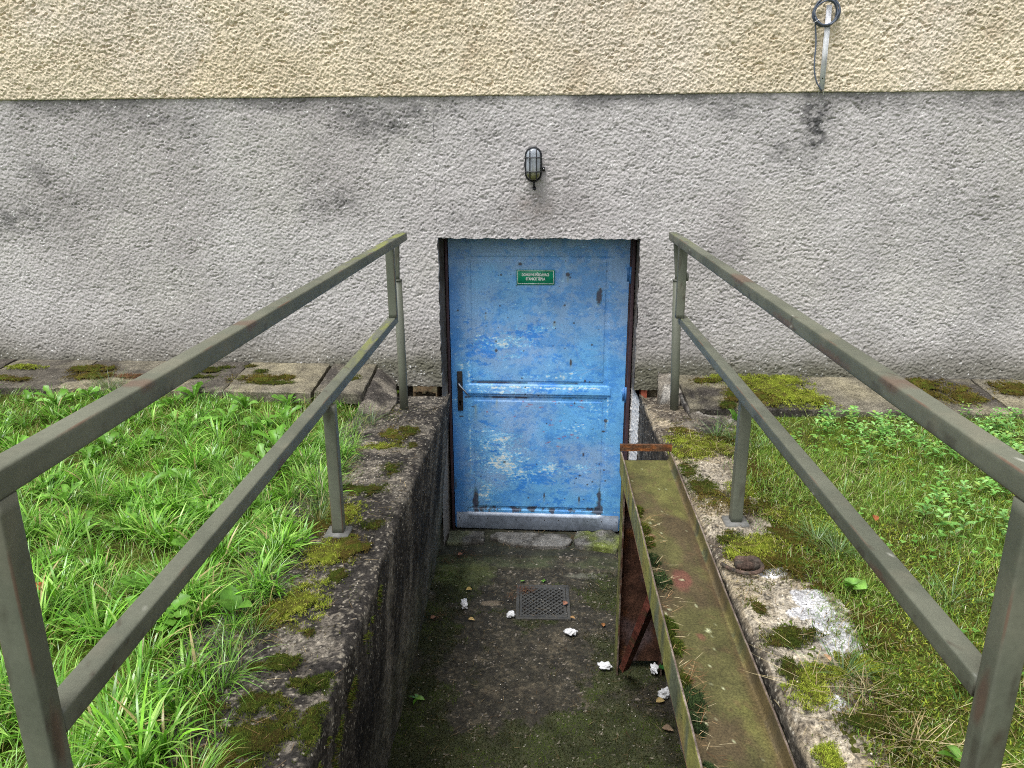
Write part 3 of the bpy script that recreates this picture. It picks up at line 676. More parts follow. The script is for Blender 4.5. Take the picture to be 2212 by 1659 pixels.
# ================================================================== CABLE TRUNK AND COIL
tr = thing('cable_trunking', Wp((1.43, 0, 1.56)), 'narrow white cable trunking hanging on the cream wall behind the coil', 'cable trunking')
def trM(v):
    v = np.array(v, float); z = v[..., 2]; v[..., 0] = v[..., 0] + 1.431 - .004 * (z - 1.56) / .42; return Wp(v)
g = G(); g.box((-.0125, -.024, 1.588), (.0125, -.021, 1.972), M=trM); g.box((-.0125, -.027, 1.562), (-.0108, -.0242, 1.972), M=trM); g.box((.0108, -.027, 1.562), (.0125, -.0242, 1.972), M=trM)
build(g, 'channel', M_white, tr)
g = G(); g.tube(trM([(0, -.0245, 1.640), (0, -.0262, 1.640)]), .003, 8); build(g, 'screw_hole', M_hole, tr)
coil = thing('cable_coil', Wp((1.409, -.04, 1.87)), 'coil of blue grey cable tied in rings on the cream wall', 'cable coil')
g = G(); pts = []
for i in range(5 * 48):
    a = i / 48 * 2 * np.pi; k = i / 48
    r = .057 + .0045 * math.sin(k * 2.4) + .002 * math.sin(a * 3 + k * 2)
    pts.append((1.409 + .003 * math.sin(k * 3) + r * math.cos(a + 3.6), -.042 - .010 * math.sin(k * 2.9 + 1) - .004 * math.sin(a * 2 + k), 1.936 + .003 * math.cos(k * 2.2) + r * 1.03 * math.sin(a + 3.6)))
g.tube(Wp(pts), .0040, 8); build(g, 'cable_loops', M_cable, coil, smooth=True)
g = G(); tp = [(1.362, -.036, 1.905), (1.372, -.03, 1.86), (1.381, -.028, 1.79), (1.382, -.027, 1.72), (1.390, -.027, 1.66), (1.404, -.028, 1.62), (1.423, -.030, 1.592), (1.433, -.020, 1.583), (1.434, .01, 1.578)]
def smooth_pts(p, n=40):
    p = np.array(p, float); t_ = np.linspace(0, len(p) - 1, n); i = np.clip(t_.astype(int), 0, len(p) - 2); f = (t_ - i)[:, None]
    p0 = p[np.clip(i - 1, 0, None)]; p1 = p[i]; p2 = p[i + 1]; p3 = p[np.clip(i + 2, None, len(p) - 1)]
    return .5 * (2 * p1 + (p2 - p0) * f + (2 * p0 - 5 * p1 + 4 * p2 - p3) * f ** 2 + (3 * p1 - p0 - 3 * p2 + p3) * f ** 3)
g.tube(Wp(smooth_pts(tp)), .0038, 8); build(g, 'cable_tail', M_cable, coil, smooth=True)
g = G(); th = np.linspace(0, 2 * np.pi, 14, endpoint=False)
g.tube(Wp([(1.367 + .013 * math.cos(a), -.044 + .013 * math.sin(a), 1.898 + .008 * math.cos(a)) for a in th]), .0014, 6, closed=True); build(g, 'cable_tie', M_white, coil)

# ================================================================== HANDRAILS
def railcol(P, s):
    c = L(100, 103, 90) * np.ones(P.shape)
    x, y, z = P[..., 0], P[..., 1], P[..., 2]
    c = mixc(c, L(88, 92, 80), sm(-.2, .4, fbm((x + y) * 5, z * 5 + y * 2, s, 4)))
    c = mixc(c, L(114, 112, 97), .5 * sm(.1, .5, fbm((x + z) * 12, y * 12, s + 3, 4)))
    return c
def bar(g, p0, p1, w, h, s, algae=None, rustspots=(), st=.012):
    """rectangular tube with softly rounded edges, finely divided so that wear can sit on it"""
    p0, p1 = np.array(p0, float), np.array(p1, float); d = p1 - p0; Ln = np.linalg.norm(d); d /= Ln
    if abs(d[2]) < .9: sx = np.cross(d, (0, 0, 1.)); sx /= np.linalg.norm(sx); sz = np.cross(sx, d)
    else: sx = np.array([1., 0, 0]); sz = np.array([0, 1., 0])
    r = .004; pr = []; nrm = []
    for (cx, cz, a0) in ((w / 2 - r, -h / 2 + r, -90), (w / 2 - r, h / 2 - r, 0), (-w / 2 + r, h / 2 - r, 90), (-w / 2 + r, -h / 2 + r, 180)):
        for i in range(4):
            a = rad(a0 + 30 * i); pr.append((cx + r * math.cos(a), cz + r * math.sin(a)))
    # extra points on the flats
    full = []
    for i in range(len(pr)):
        a, b2 = np.array(pr[i]), np.array(pr[(i + 1) % len(pr)]); full.append(a)
        if np.linalg.norm(b2 - a) > .01:
            for q in (.2, .4, .6, .8): full.append(a * (1 - q) + b2 * q)
    full = np.array(full); t_ = gr(0, Ln, st)
    P = p0 + t_[:, None, None] * d + full[None, :, :1] * sx + full[None, :, 1:] * sz
    c = railcol(P, s)
    topm = (full[:, 1] > h / 2 - .003)[None] * np.ones((len(t_), 1))
    if algae: c = mixc(c, L(142, 150, 42), np.clip(topm * algae(P) * sm(.15, .6, fbm(P[..., 0] * 30, P[..., 1] * 10, s + 9, 4, .6) + .25), 0, 1) * .5)
    for (tc, ff, rl) in rustspots:
        yy = np.abs(t_ - tc)[:, None] + 0 * P[..., 0]; edge = np.abs(full[:, 1] - ff)[None] + 0 * yy
        c = mixc(c, L(98, 70, 60), .6 * sm(1.1, .5, np.sqrt((yy / rl) ** 2 + (edge / .014) ** 2) + .4 * fbm(P[..., 1] * 60, P[..., 2] * 60 + P[..., 0] * 50, s + 12, 3)))
    # drip marks on the sides, tiny chips
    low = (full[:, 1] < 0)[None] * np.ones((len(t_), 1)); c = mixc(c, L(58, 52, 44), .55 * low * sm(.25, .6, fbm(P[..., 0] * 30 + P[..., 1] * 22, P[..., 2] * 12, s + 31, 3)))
    wsp = sm(.90, .94, vn(P[..., 1] * 95 + P[..., 0] * 50, P[..., 2] * 60 + P[..., 0] * 90, s + 25)) * sm(.2, .5, vn(P[..., 1] * 7, P[..., 2] * 9, s + 28)); c = mixc(c, L(190, 190, 180), .6 * wsp)
    ed2 = (np.abs(np.abs(full[:, 0]) - w / 2) < .0035)[None] & (np.abs(np.abs(full[:, 1]) - h / 2) < .0035)[None]; c = mixc(c, L(104, 70, 56), .6 * ed2 * sm(.15, .5, fbm(P[..., 0] * 8 + P[..., 1] * 8, P[..., 2] * 8, s + 35, 4)))
    chip = sm(.66, .78, vn(P[..., 1] * 60 + P[..., 0] * 70, P[..., 2] * 70 + P[..., 0] * 20, s + 15)) * sm(.3, .5, vn(P[..., 1] * 9, P[..., 2] * 9, s + 18))
    c = mixc(c, L(62, 50, 42), .6 * chip)
    g.grid(P, c, wrap=True); n = len(full)
    g.ng.append(list(range(g.n - n, g.n))); g.ng.append(list(range(g.n - len(t_) * n, g.n - len(t_) * n + n))[::-1]); return g
def handrail(side, label):
    left = side < 0
    X = -.690 if left else .708; xm = -.686 if left else .733; xp = -.684 if left else .737
    yn = .89 if left else 1.0
    tn, tf = (-.697, -.666) if left else (.700, .697)      # top rail: near and far centre
    ln_, lf = (-.699, -.699) if left else (.699, .733)      # lower rail
    zt = .908; zn = .908 if left else .862
    pn = -.697 if left else .700
    h = thing('handrail', (X, 2.4, 0), label, 'handrail')
    alg = (lambda P: sm(2.4, 3.5, P[..., 1])) if left else (lambda P: .35 * sm(3.2, 3.7, P[..., 1]))
    rs = ((.9, .014, .04), (.4, .016, .03)) if left else ((1.1, -.01, .10), (.75, -.012, .12), (.45, .014, .05), (1.6, .016, .1))
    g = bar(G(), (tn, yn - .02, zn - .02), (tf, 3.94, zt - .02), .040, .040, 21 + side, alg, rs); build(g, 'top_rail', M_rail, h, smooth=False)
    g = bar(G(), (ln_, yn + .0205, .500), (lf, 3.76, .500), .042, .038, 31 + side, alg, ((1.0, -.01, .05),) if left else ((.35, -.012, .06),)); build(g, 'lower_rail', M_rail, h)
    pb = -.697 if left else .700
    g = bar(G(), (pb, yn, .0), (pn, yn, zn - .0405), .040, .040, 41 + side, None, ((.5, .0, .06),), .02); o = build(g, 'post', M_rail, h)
    g = G(); g.box((pb - .045, yn - .045, -.004), (pb + .045, yn + .045, .012)); build(g, 'foot_plate', M_plate, o)
    ym = 2.44 if left else 2.55
    g = bar(G(), (xm, ym, .012), (xm, ym, .4805), .040, .040, 51 + side, None, (), .02); o = build(g, 'post', M_rail, h)
    g = G(); g.box((xm - .042, ym - .040, -.006), (xm + .040, ym + .036, .014)); build(g, 'foot_plate', M_plate, o)
    g = bar(G(), (X, 3.70, .5195), (X - .002, 3.70, zt - .0405), .040, .040, 61 + side, None, (), .02); build(g, 'upright', M_rail, h)
    g = G(); xt = xp - .004 if left else xp - .022
    pts = [(xp, 3.845, -.03), (xp - (0 if left else .006), 3.845, .2), (xt, 3.845, .68)]
    g.tube(pts, .0225, 16); g.c[-1][:] = railcol(g.v[-1], 3); o = build(g, 'pipe_post', M_rail, h, smooth=False)
    g = bar(G(), (xt, 3.846, .683), ((-.682 if left else tf), 3.85, zt - .0405), .022, .022, 71, None, (), .02); build(g, 'pipe_insert', M_rail, o)
    g = G(); g.tube([(xt, 3.845, .678), (xt, 3.845, .684)], .0255, 16); g.c[-1][:] = L(96, 98, 88); build(g, 'collar', M_rail, o)
    if not left:
        g = G(); g.box((X + .0205, 3.69, .70), (X + .031, 3.715, .735), col=L(96, 98, 88)); build(g, 'lug', M_rail, h)
handrail(-1, 'grey green steel handrail standing on the left concrete wall beside the tall grass')
handrail(1, 'grey green steel handrail with rust scuffs beside the mossy right lawn')

# ================================================================== METAL CHUTE
ch = thing('chute', (.495, 3.12, FZ), 'rusty steel channel chute covered in green algae, propped on one leg', 'chute')
def chM(P):   # local: x across, y along (world Y), z above rim plane -> world
    return P
xa, xb = .385, .606
def rimz(y): return .030 - .052 * (3.18 - y)
def hgt(y): return .105 + .012 * (3.18 - y)
def chute_body():
    g = G(); ys = gr(.9, 3.185, .008); t_ = .006
    ysb = ys
    # closed profile across: outer left bottom -> rim -> inside -> inner right -> rim -> outer right -> underside
    prof = []  # (x, k) with k: 0 rim level, 1 web level, plus offset
    for q in np.linspace(1, 0, 14): prof.append((xa, q, 0, 'OL'))
    for q in (0.0,): prof += [(xa + .001, q, .0012, 'R'), (xa + t_ - .001, q, .0012, 'R')]
    for q in np.linspace(0, .5, 12): prof.append((xa + t_ + .006 * (q * 2) ** 6, q, t_ * ((q * 2) ** 3), 'IL'))
    for x in np.linspace(xa + t_ + .012, xb - t_ - .012, 34): prof.append((x, .5, t_, 'W'))
    for q in np.linspace(.5, 0, 12): prof.append((xb - t_ - .006 * (q * 2) ** 6, q, t_ * ((q * 2) ** 3), 'IR'))
    prof += [(xb - t_ + .001, 0, .0012, 'R'), (xb - .001, 0, .0012, 'R')]
    for q in np.linspace(0, 1, 8): prof.append((xb, q, 0, 'OR'))
    px = np.array([p[0] for p in prof]); pq = np.array([p[1] for p in prof]); po = np.array([p[2] for p in prof]); kd = np.array([p[3] for p in prof])
    Y = ys[:, None] + 0 * px[None]; X = px[None] + 0 * Y; Z = rimz(Y) - pq[None] * hgt(Y) + po[None]
    ragged = .0025 * fbm(Y * 40, X * 0, 701, 3) * (np.isin(kd, ['R']))[None]
    Z = Z + ragged; X = X + .003 * fbm(Y * 3, Z * 0, 703, 2)
    K = lambda *n: np.isin(kd, n)[None] * np.ones(Y.shape)
    web = mixc(L(80, 78, 46) * np.ones(X.shape + (3,)), L(78, 68, 48), sm(-.15, .35, fbm(X * 9, Y * 5, 711, 5, .6) - .15 * sm(2.6, 3.1, Y) + .12))
    web = mixc(web, L(102, 102, 54), .6 * sm(.0, .45, fbm(X * 8, Y * 4, 713, 4) + .45 * sm(2.3, 3.0, Y) - .12))
    web = mixc(web, L(88, 72, 50), .5 * sm(.15, .5, fbm(X * 40, Y * 30, 715, 4, .7)))
    web = mixc(web, L(112, 66, 60), .65 * np.maximum(ell(X, Y, .495, 2.28, .028, .06, 0, .4), .8 * np.maximum(ell(X, Y, .50, 1.98, .014, .02, 0, .5), np.maximum(ell(X, Y, .425, 2.55, .025, .02, 0, .5), ell(X, Y, .425, 1.80, .03, .02, 0, .5)))))
    web = mixc(web, L(86, 64, 46), .5 * sm(.035, .0, xb - t_ - X + .012 * fbm(X * 3, Y * 6, 716)) * sm(2.9, 2.3, Y))
    web = mixc(web, L(182, 186, 150), .8 * sm(.8, .88, vn(X * 70, Y * 70, 719)) * sm(.2, .5, vn(X * 20, Y * 20, 717)))
    c = web
    stv = fbm(Y * 14 + X * 0, Z * 3, 721, 4, .6)
    outer = mixc(L(128, 128, 70) * np.ones(X.shape + (3,)), L(92, 98, 78), sm(-.15, .4, stv)); outer = mixc(outer, L(132, 112, 72), .6 * sm(.1, .5, fbm(Y * 9, Z * 5, 723)))
    inner = mixc(L(104, 98, 60) * np.ones(X.shape + (3,)), L(78, 82, 60), sm(-.1, .4, fbm(Y * 22, Z * 8, 725, 4))); inner = mixc(inner, L(92, 74, 54), .6 * sm(-.1, .35, fbm(Y * 5, Z * 3, 727, 4) + .2 * sm(2.9, 2.3, Y)))
    rim = mixc(L(96, 84, 76) * np.ones(X.shape + (3,)), L(132, 120, 112), sm(-.1, .4, fbm(Y * 30, X * 30, 729, 3)))
    c = mixc(c, outer, K('OL', 'OR')); c = mixc(c, inner, K('IL', 'IR')); c = mixc(c, rim, K('R'))
    g.grid(np.stack([X, Y, Z], -1), c, flip=True)
    # lower half of the section: inner faces of the flanges and underside of the web
    yu = gr(.9, 3.183, .05)
    for (x0, x1, k0, k1, fl) in ((xa + t_, xa + t_, 1, .5, False), (xb - t_, xb - t_, .5, 1, False), (xa + t_, xb - t_, .5, .5, False), (xa, xa + t_, 1, 1, False), (xb - t_, xb, 1, 1, False)):
        P = np.array([[(x, y, rimz(y) - k * hgt(y) - (.001 if k == .5 else 0)) for x, k in ((x0, k0), (x1, k1))] for y in yu]); g.grid(P, L(84, 62, 48))
    zz = rimz(3.184)
    for bx in (((xa + .0003, 3.182, zz - .104), (xa + t_ - .0003, 3.1865, zz - .001)), ((xb - t_ + .0003, 3.182, zz - .104), (xb - .0003, 3.1865, zz - .001)), ((xa + t_, 3.182, zz - .056), (xb - t_, 3.1865, zz - .0475))):
        g.box(*bx, col=L(110, 96, 60))
    return g
build(chute_body(), 'trough', M_chute, ch)
g = G(); us, zs = gr(xa - .004, xb + .002, .005), gr(.033, .064, .004); U, Z = np.meshgrid(us, zs)
c = mixc(L(90, 66, 48) * np.ones(U.shape + (3,)), L(126, 78, 44), sm(-.1, .4, fbm(U * 25, Z * 60, 731, 4)))
g.grid(np.stack([U, U * 0 + 3.168, Z], -1), c); g.box((xa - .004, 3.1685, .033), (xb + .002, 3.180, .064), col=L(96, 68, 50)); build(g, 'cross_bar', M_rust, ch)
# leg: upright channel, open towards the camera
g = G(); lx0, lx1 = .390, .600; zb, ztop = FZ - .01, -.078
def sheet(P0, du, dv, nu, nv, colf):
    a, b_ = np.meshgrid(np.linspace(0, 1, nu), np.linspace(0, 1, nv)); P = np.array(P0) + a[..., None] * np.array(du) + b_[..., None] * np.array(dv); return P, colf(P)
rustf = lambda P: mixc(mixc(L(78, 54, 42) * np.ones(P.shape), L(112, 72, 40), sm(-.05, .4, fbm(P[..., 0] * 14, P[..., 2] * 9, 741, 5, .65))), L(88, 78, 80), .7 * sm(.0, .4, fbm(P[..., 0] * 8 + 4, P[..., 2] * 5, 743, 4)))
greenf = lambda P: mixc(L(118, 120, 70) * np.ones(P.shape), L(92, 82, 58), sm(-.1, .4, fbm(P[..., 1] * 30, P[..., 2] * 6, 745, 4)))
rimf = lambda P: mixc(L(104, 92, 82) * np.ones(P.shape), L(78, 56, 44), sm(-.1, .4, fbm(P[..., 0] * 30, P[..., 2] * 30, 747, 4)))
yF, yB = 3.050, 3.155; tk = .007
yW = .5 * (yF + yB)
for yy_, fl in ((yW, False), (yW + .006, True)):
    P, c = sheet((lx0 + tk, yy_, zb + .055), (lx1 - lx0 - 2 * tk, 0, 0), (0, 0, ztop - zb - .055), 40, 160, rustf); g.grid(P, c, flip=fl)
g.box((lx0 + tk, yW + .0003, zb + .0545), (lx1 - tk, yW + .0057, zb + .056), col=L(90, 64, 50))
for (x0, x1) in ((lx0, lx0 + tk), (lx1 - tk, lx1)):
    P, c = sheet((x0, yF, zb), (0, yB - yF, 0), (0, 0, ztop - zb), 14, 160, greenf if x0 == lx0 else rustf); g.grid(P, c, flip=True)
    P, c = sheet((x1, yF, zb), (0, yB - yF, 0), (0, 0, ztop - zb), 14, 160, rustf); g.grid(P, c)
    P, c = sheet((x0, yF, zb), (tk, 0, 0), (0, 0, ztop - zb), 3, 200, rimf); P[:, 1, 1] -= .001; P[:, :, 0] += .0012 * fbm(P[..., 2] * 60, P[..., 2] * 0, 748, 3); g.grid(P, c)
build(g, 'leg', M_rust, ch)
# brace from the leg's foot up to the chute
def rbar(g, p0, p1, w, h, colf):
    p0, p1 = np.array(p0, float), np.array(p1, float); d = (p1 - p0); Ln = np.linalg.norm(d); d /= Ln; sx = np.array([1., 0, 0]); sz = np.cross(sx, d)
    t_ = gr(0, Ln, .01); cr = np.array([(-w / 2, -h / 2), (w / 2, -h / 2), (w / 2, h / 2), (-w / 2, h / 2)]);
    P = p0 + t_[:, None, None] * d + cr[None, :, :1] * sx + cr[None, :, 1:] * sz; g.grid(P, colf(P), wrap=True); g.ng += [[g.n - 4, g.n - 3, g.n - 2, g.n - 1]]
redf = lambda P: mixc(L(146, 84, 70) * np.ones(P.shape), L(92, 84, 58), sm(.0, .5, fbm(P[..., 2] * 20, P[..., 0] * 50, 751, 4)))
def vbar(g, p0, p1):
    p0, p1 = np.array(p0, float), np.array(p1, float); d = (p1 - p0); Ln = np.linalg.norm(d); d /= Ln; sx = np.array([1., 0, 0]); sz = np.cross(sx, d); t_ = gr(0, Ln, .01)
    for (a, b_, cf) in (((-.022, -.004), (-.006, .020), redf), ((-.006, .020), (.026, .000), lambda P: redf(P) * .38), ((.026, .000), (-.022, -.004), redf)):  # left facet plain red; right facet's shade is painted in as darkened red
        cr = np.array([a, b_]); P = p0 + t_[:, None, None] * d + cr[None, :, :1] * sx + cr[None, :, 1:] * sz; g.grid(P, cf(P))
vbar_ok = True
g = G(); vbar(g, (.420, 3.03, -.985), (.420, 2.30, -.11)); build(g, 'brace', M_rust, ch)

# ================================================================== PAVING SLABS
def slab(corners, zs, th, name, label, cat='paving slab', group=None, cf=None, seed=0, mat=None, mossy=0, step=.008, amp=.004):
    """corners: 4 XY points near-left, near-right, far-right, far-left; zs: their heights"""
    c4 = np.array(corners, float); n1 = max(3, int(np.linalg.norm(c4[1] - c4[0]) / step)); n2 = max(3, int(np.linalg.norm(c4[3] - c4[0]) / step))
    A, B = np.meshgrid(np.linspace(0, 1, n1), np.linspace(0, 1, n2)); A_, B_ = A[..., None], B[..., None]
    XY = (c4[0] * (1 - A_) + c4[1] * A_) * (1 - B_) + (c4[3] * (1 - A_) + c4[2] * A_) * B_
    z4 = np.array(zs, float); Z = (z4[0] * (1 - A) + z4[1] * A) * (1 - B) + (z4[3] * (1 - A) + z4[2] * A) * B
    X, Y = XY[..., 0], XY[..., 1]
    e = np.minimum(np.minimum(A, 1 - A) * n1, np.minimum(B, 1 - B) * n2) * step
    Z = Z + amp * fbm(X * 18, Y * 18, seed, 3) - .006 * np.exp(-e / .006)
    ed = .004 * fbm(X * 25, Y * 25, seed + 3, 3); X = X + ed * (e < .004); Y = Y + ed * (e < .004)
    c = cf(X, Y) if cf else None
    g = G(); g.grid(np.stack([X, Y, Z], -1), c, peb=.35)
    for sl_, fl in (((0, slice(None)), True), ((-1, slice(None)), False), ((slice(None), 0), False), ((slice(None), -1), True)):
        a = np.stack([X[sl_], Y[sl_], Z[sl_]], -1); rows = [a - np.array([0, 0, th * q]) for q in np.linspace(0, 1, 6)]
        R_ = np.array(rows); R_[1:, :, 2] += .0
        R_[..., 1] += .004 * fbm(R_[..., 0] * 40, R_[..., 2] * 40, seed + 5, 3) * (np.arange(6) > 0)[:, None]
        g.grid(R_, np.stack([c[sl_] * .9] * 6, 0), peb=.6, flip=fl)
    o = build(g, name, mat or M_conc); return tag(o, label, cat, group)
def slabcol(seed, lightness=1.0, dark=.6):
    def f(X, Y):
        c = mixc(L(108, 103, 90) * np.ones(X.shape + (3,)), L(132, 125, 104), sm(-.2, .5, fbm(X * 3, Y * 3, seed, 4)))
        c = mixc(c, L(62, 58, 55), dark * sm(-.1, .3, fbm(X * 4, Y * 4, seed + 5, 5, .6)))
        return c * lightness
    return f
LS = [(-3.60, -3.08, 'mossy grey slab at the far left end of the row along the wall'), (-3.06, -2.575, 'leftmost fully visible dark slab carrying a yellow green moss tuft'), (-2.56, -2.115, 'dark slab with brown moss beside a wispy grass tuft'), (-2.10, -1.655, 'slab with scattered dark moss dots crossed by the left handrail'),
      (-1.645, -1.178, 'pale tan slab with a wide cluster of green brown moss'), (-1.155, -.905, 'narrow dark slab beside the broken concrete wedge')]
for k, (a, b_, lab) in enumerate(LS):
    wa, wb = Wp((a, -.004, 0)), Wp((b_, -.004, 0)); yn = 3.815 - .04 * (a + 1.6) + .004 * (k % 2)
    slab([(a + .01, yn), (b_ + .012, yn - .015), (wb[0], wb[1]), (wa[0], wa[1])], [.098 + .004 * (k % 3), .098, .134, .134], .055, 'paving_slab', lab, group='paving slabs along the foot of the wall', cf=slabcol(800 + k * 11, 1.0, (.8, .7, .85, .75, .35, .9)[k]), seed=810 + k)
RS = [(.80, 1.452, 'slab with a bright moss carpet beside the right pipe post'), (1.462, 1.925, 'pale bare slab right of the bright moss carpet'), (1.935, 2.391, 'slab with a dense olive moss mat beneath the right handrail'), (2.402, 2.87, 'rightmost visible slab with an olive moss patch'), (2.88, 3.4, 'grey slab just outside the row on the right')]
for k, (a, b_, lab) in enumerate(RS):
    wa, wb = Wp((a, -.004, 0)), Wp((b_, -.004, 0)); yn = 3.72 - .04 * (a - 1.4)
    slab([(a, yn), (b_, yn - .015), (wb[0], wb[1]), (wa[0], wa[1])], [.040, .042, .097, .097], .05, 'paving_slab', lab, group='paving slabs along the foot of the wall', cf=slabcol(850 + k * 11, .95, (.95, .3, .8, .8, .7)[k]), seed=860 + k)

# rough concrete lumps beside the opening
def lump(pts, th, seed, col, name, label, cat, amp=.012, step=.007, mat=None, pk=.5):
    """pts: polygon of (x,y,z) on top; surface is interpolated plane fit plus roughness, clipped to the polygon"""
    p = np.array(pts, float); A = np.c_[p[:, 0], p[:, 1], np.ones(len(p))]; co, *_ = np.linalg.lstsq(A, p[:, 2], rcond=None)
    ctr = p[:, :2].mean(0); nr = 22; na = 90
    seg = np.concatenate([p[:, :2], p[:1, :2]]); cum = np.r_[0, np.cumsum(np.linalg.norm(np.diff(seg, axis=0), axis=1))]
    q = np.linspace(0, cum[-1], na, endpoint=False); bx = np.interp(q, cum, seg[:, 0]); by = np.interp(q, cum, seg[:, 1]); bz = np.interp(q, cum, np.r_[p[:, 2], p[0, 2]])
    w = 1 + .05 * fbm(bx * 30, by * 30, seed, 3)
    r = np.linspace(.02, 1, nr)[:, None]
    X = ctr[0] + (bx - ctr[0])[None] * r * w[None]; Y = ctr[1] + (by - ctr[1])[None] * r * w[None]
    Zp = co[0] * X + co[1] * Y + co[2]; Z = Zp * (1 - r ** 3) + bz[None] * r ** 3 + amp * fbm(X * 22, Y * 22, seed + 1, 4, .6) + amp * .5 * (1 - r ** 4)
    rows = [np.stack([X, Y, Z], -1)]
    last = rows[0][-1]
    side = np.array([last + np.array([0, 0, -th * k / 5]) for k in range(1, 6)]); side[..., 0] += .006 * fbm(side[..., 0] * 40, side[..., 2] * 40, seed + 2, 3); side[..., 1] += .006 * fbm(side[..., 1] * 40, side[..., 2] * 40, seed + 3, 3)
    P = np.concatenate([rows[0], side], 0); g = G(); g.grid(P, col(P), peb=pk, wrap=True)
    return tag(build(g, name, mat or M_conc), label, cat)
grey = lambda s, a=(112, 106, 96), b_=(66, 62, 58), lime=0: (lambda P: mixc(mixc(L(*a) * np.ones(P.shape), L(*b_), sm(-.15, .35, fbm(P[..., 0] * 12, P[..., 1] * 12, s, 5, .6))), L(190, 186, 178), lime * sm(.15, .4, fbm(P[..., 0] * 9, P[..., 1] * 9, s + 4, 4))))
lump([(-.885, 4.22, .125), (-.79, 4.215, .035), (-.735, 3.93, .015), (-.75, 3.74, .005), (-.82, 3.58, .0), (-.90, 3.58, .02), (-.895, 3.9, .07)], .08, 901, grey(901), 'concrete_wedge', 'broken sloping concrete wedge between the last left slab and the pipe post', 'concrete piece')
lump([(.775, 4.10, .05), (.80, 3.66, .004), (.70, 3.60, .0), (.745, 3.50, .0), (.86, 3.475, .0), (.985, 3.50, .0), (1.06, 3.62, .008), (1.05, 3.71, .01), (.80, 3.715, .012)], .05, 911, grey(911, (104, 98, 88), (60, 56, 54), .5), 'concrete_lump', 'rough dark concrete lump wrapped round the foot of the right pipe post', 'concrete piece', .016)
lump([(.70, 4.19, .10), (.775, 4.19, .10), (.80, 4.0, .05), (.775, 3.9, .01), (.72, 3.93, -.02), (.69, 4.06, -.03)], .07, 921, grey(921, (118, 112, 102), (78, 74, 68), .45), 'mortar_fillet', 'lime white mortar fillet behind the right pipe post', 'mortar piece', .012)

# threshold stones under the door
stc = lambda s, gcol=0: (lambda P: mixc(mixc(L(104, 102, 98) * np.ones(P.shape), L(62, 60, 56), sm(-.1, .4, fbm(P[..., 0] * 12, P[..., 1] * 12, s, 5, .6))), L(98, 108, 48), gcol * sm(-.3, .4, fbm(P[..., 0] * 8, P[..., 1] * 8, s + 3, 4))))
lump([(-.53, 4.26, -1.012), (-.30, 4.27, -1.01), (-.31, 4.40, -1.008), (-.53, 4.41, -1.01)], .05, 931, stc(931, .4), 'threshold_stone', 'small pale grey threshold stone under the left end of the door', 'threshold stone', .01)
lump([(-.27, 4.33, -1.005), (-.12, 4.245, -1.008), (.05, 4.22, -1.008), (.2, 4.22, -1.008), (.24, 4.30, -1.005), (.2, 4.37, -1.003), (-.24, 4.385, -1.003)], .04, 941, stc(941), 'threshold_stone', 'long flat grey threshold stone under the middle of the door', 'threshold stone', .006)
lump([(.265, 4.22, -1.0), (.50, 4.17, -1.0), (.55, 4.3, -.99), (.50, 4.39, -.985), (.28, 4.38, -.99), (.25, 4.3, -.995)], .05, 951, stc(951, .9), 'threshold_stone', 'green algae covered threshold stone beside the chute leg', 'threshold stone', .014)

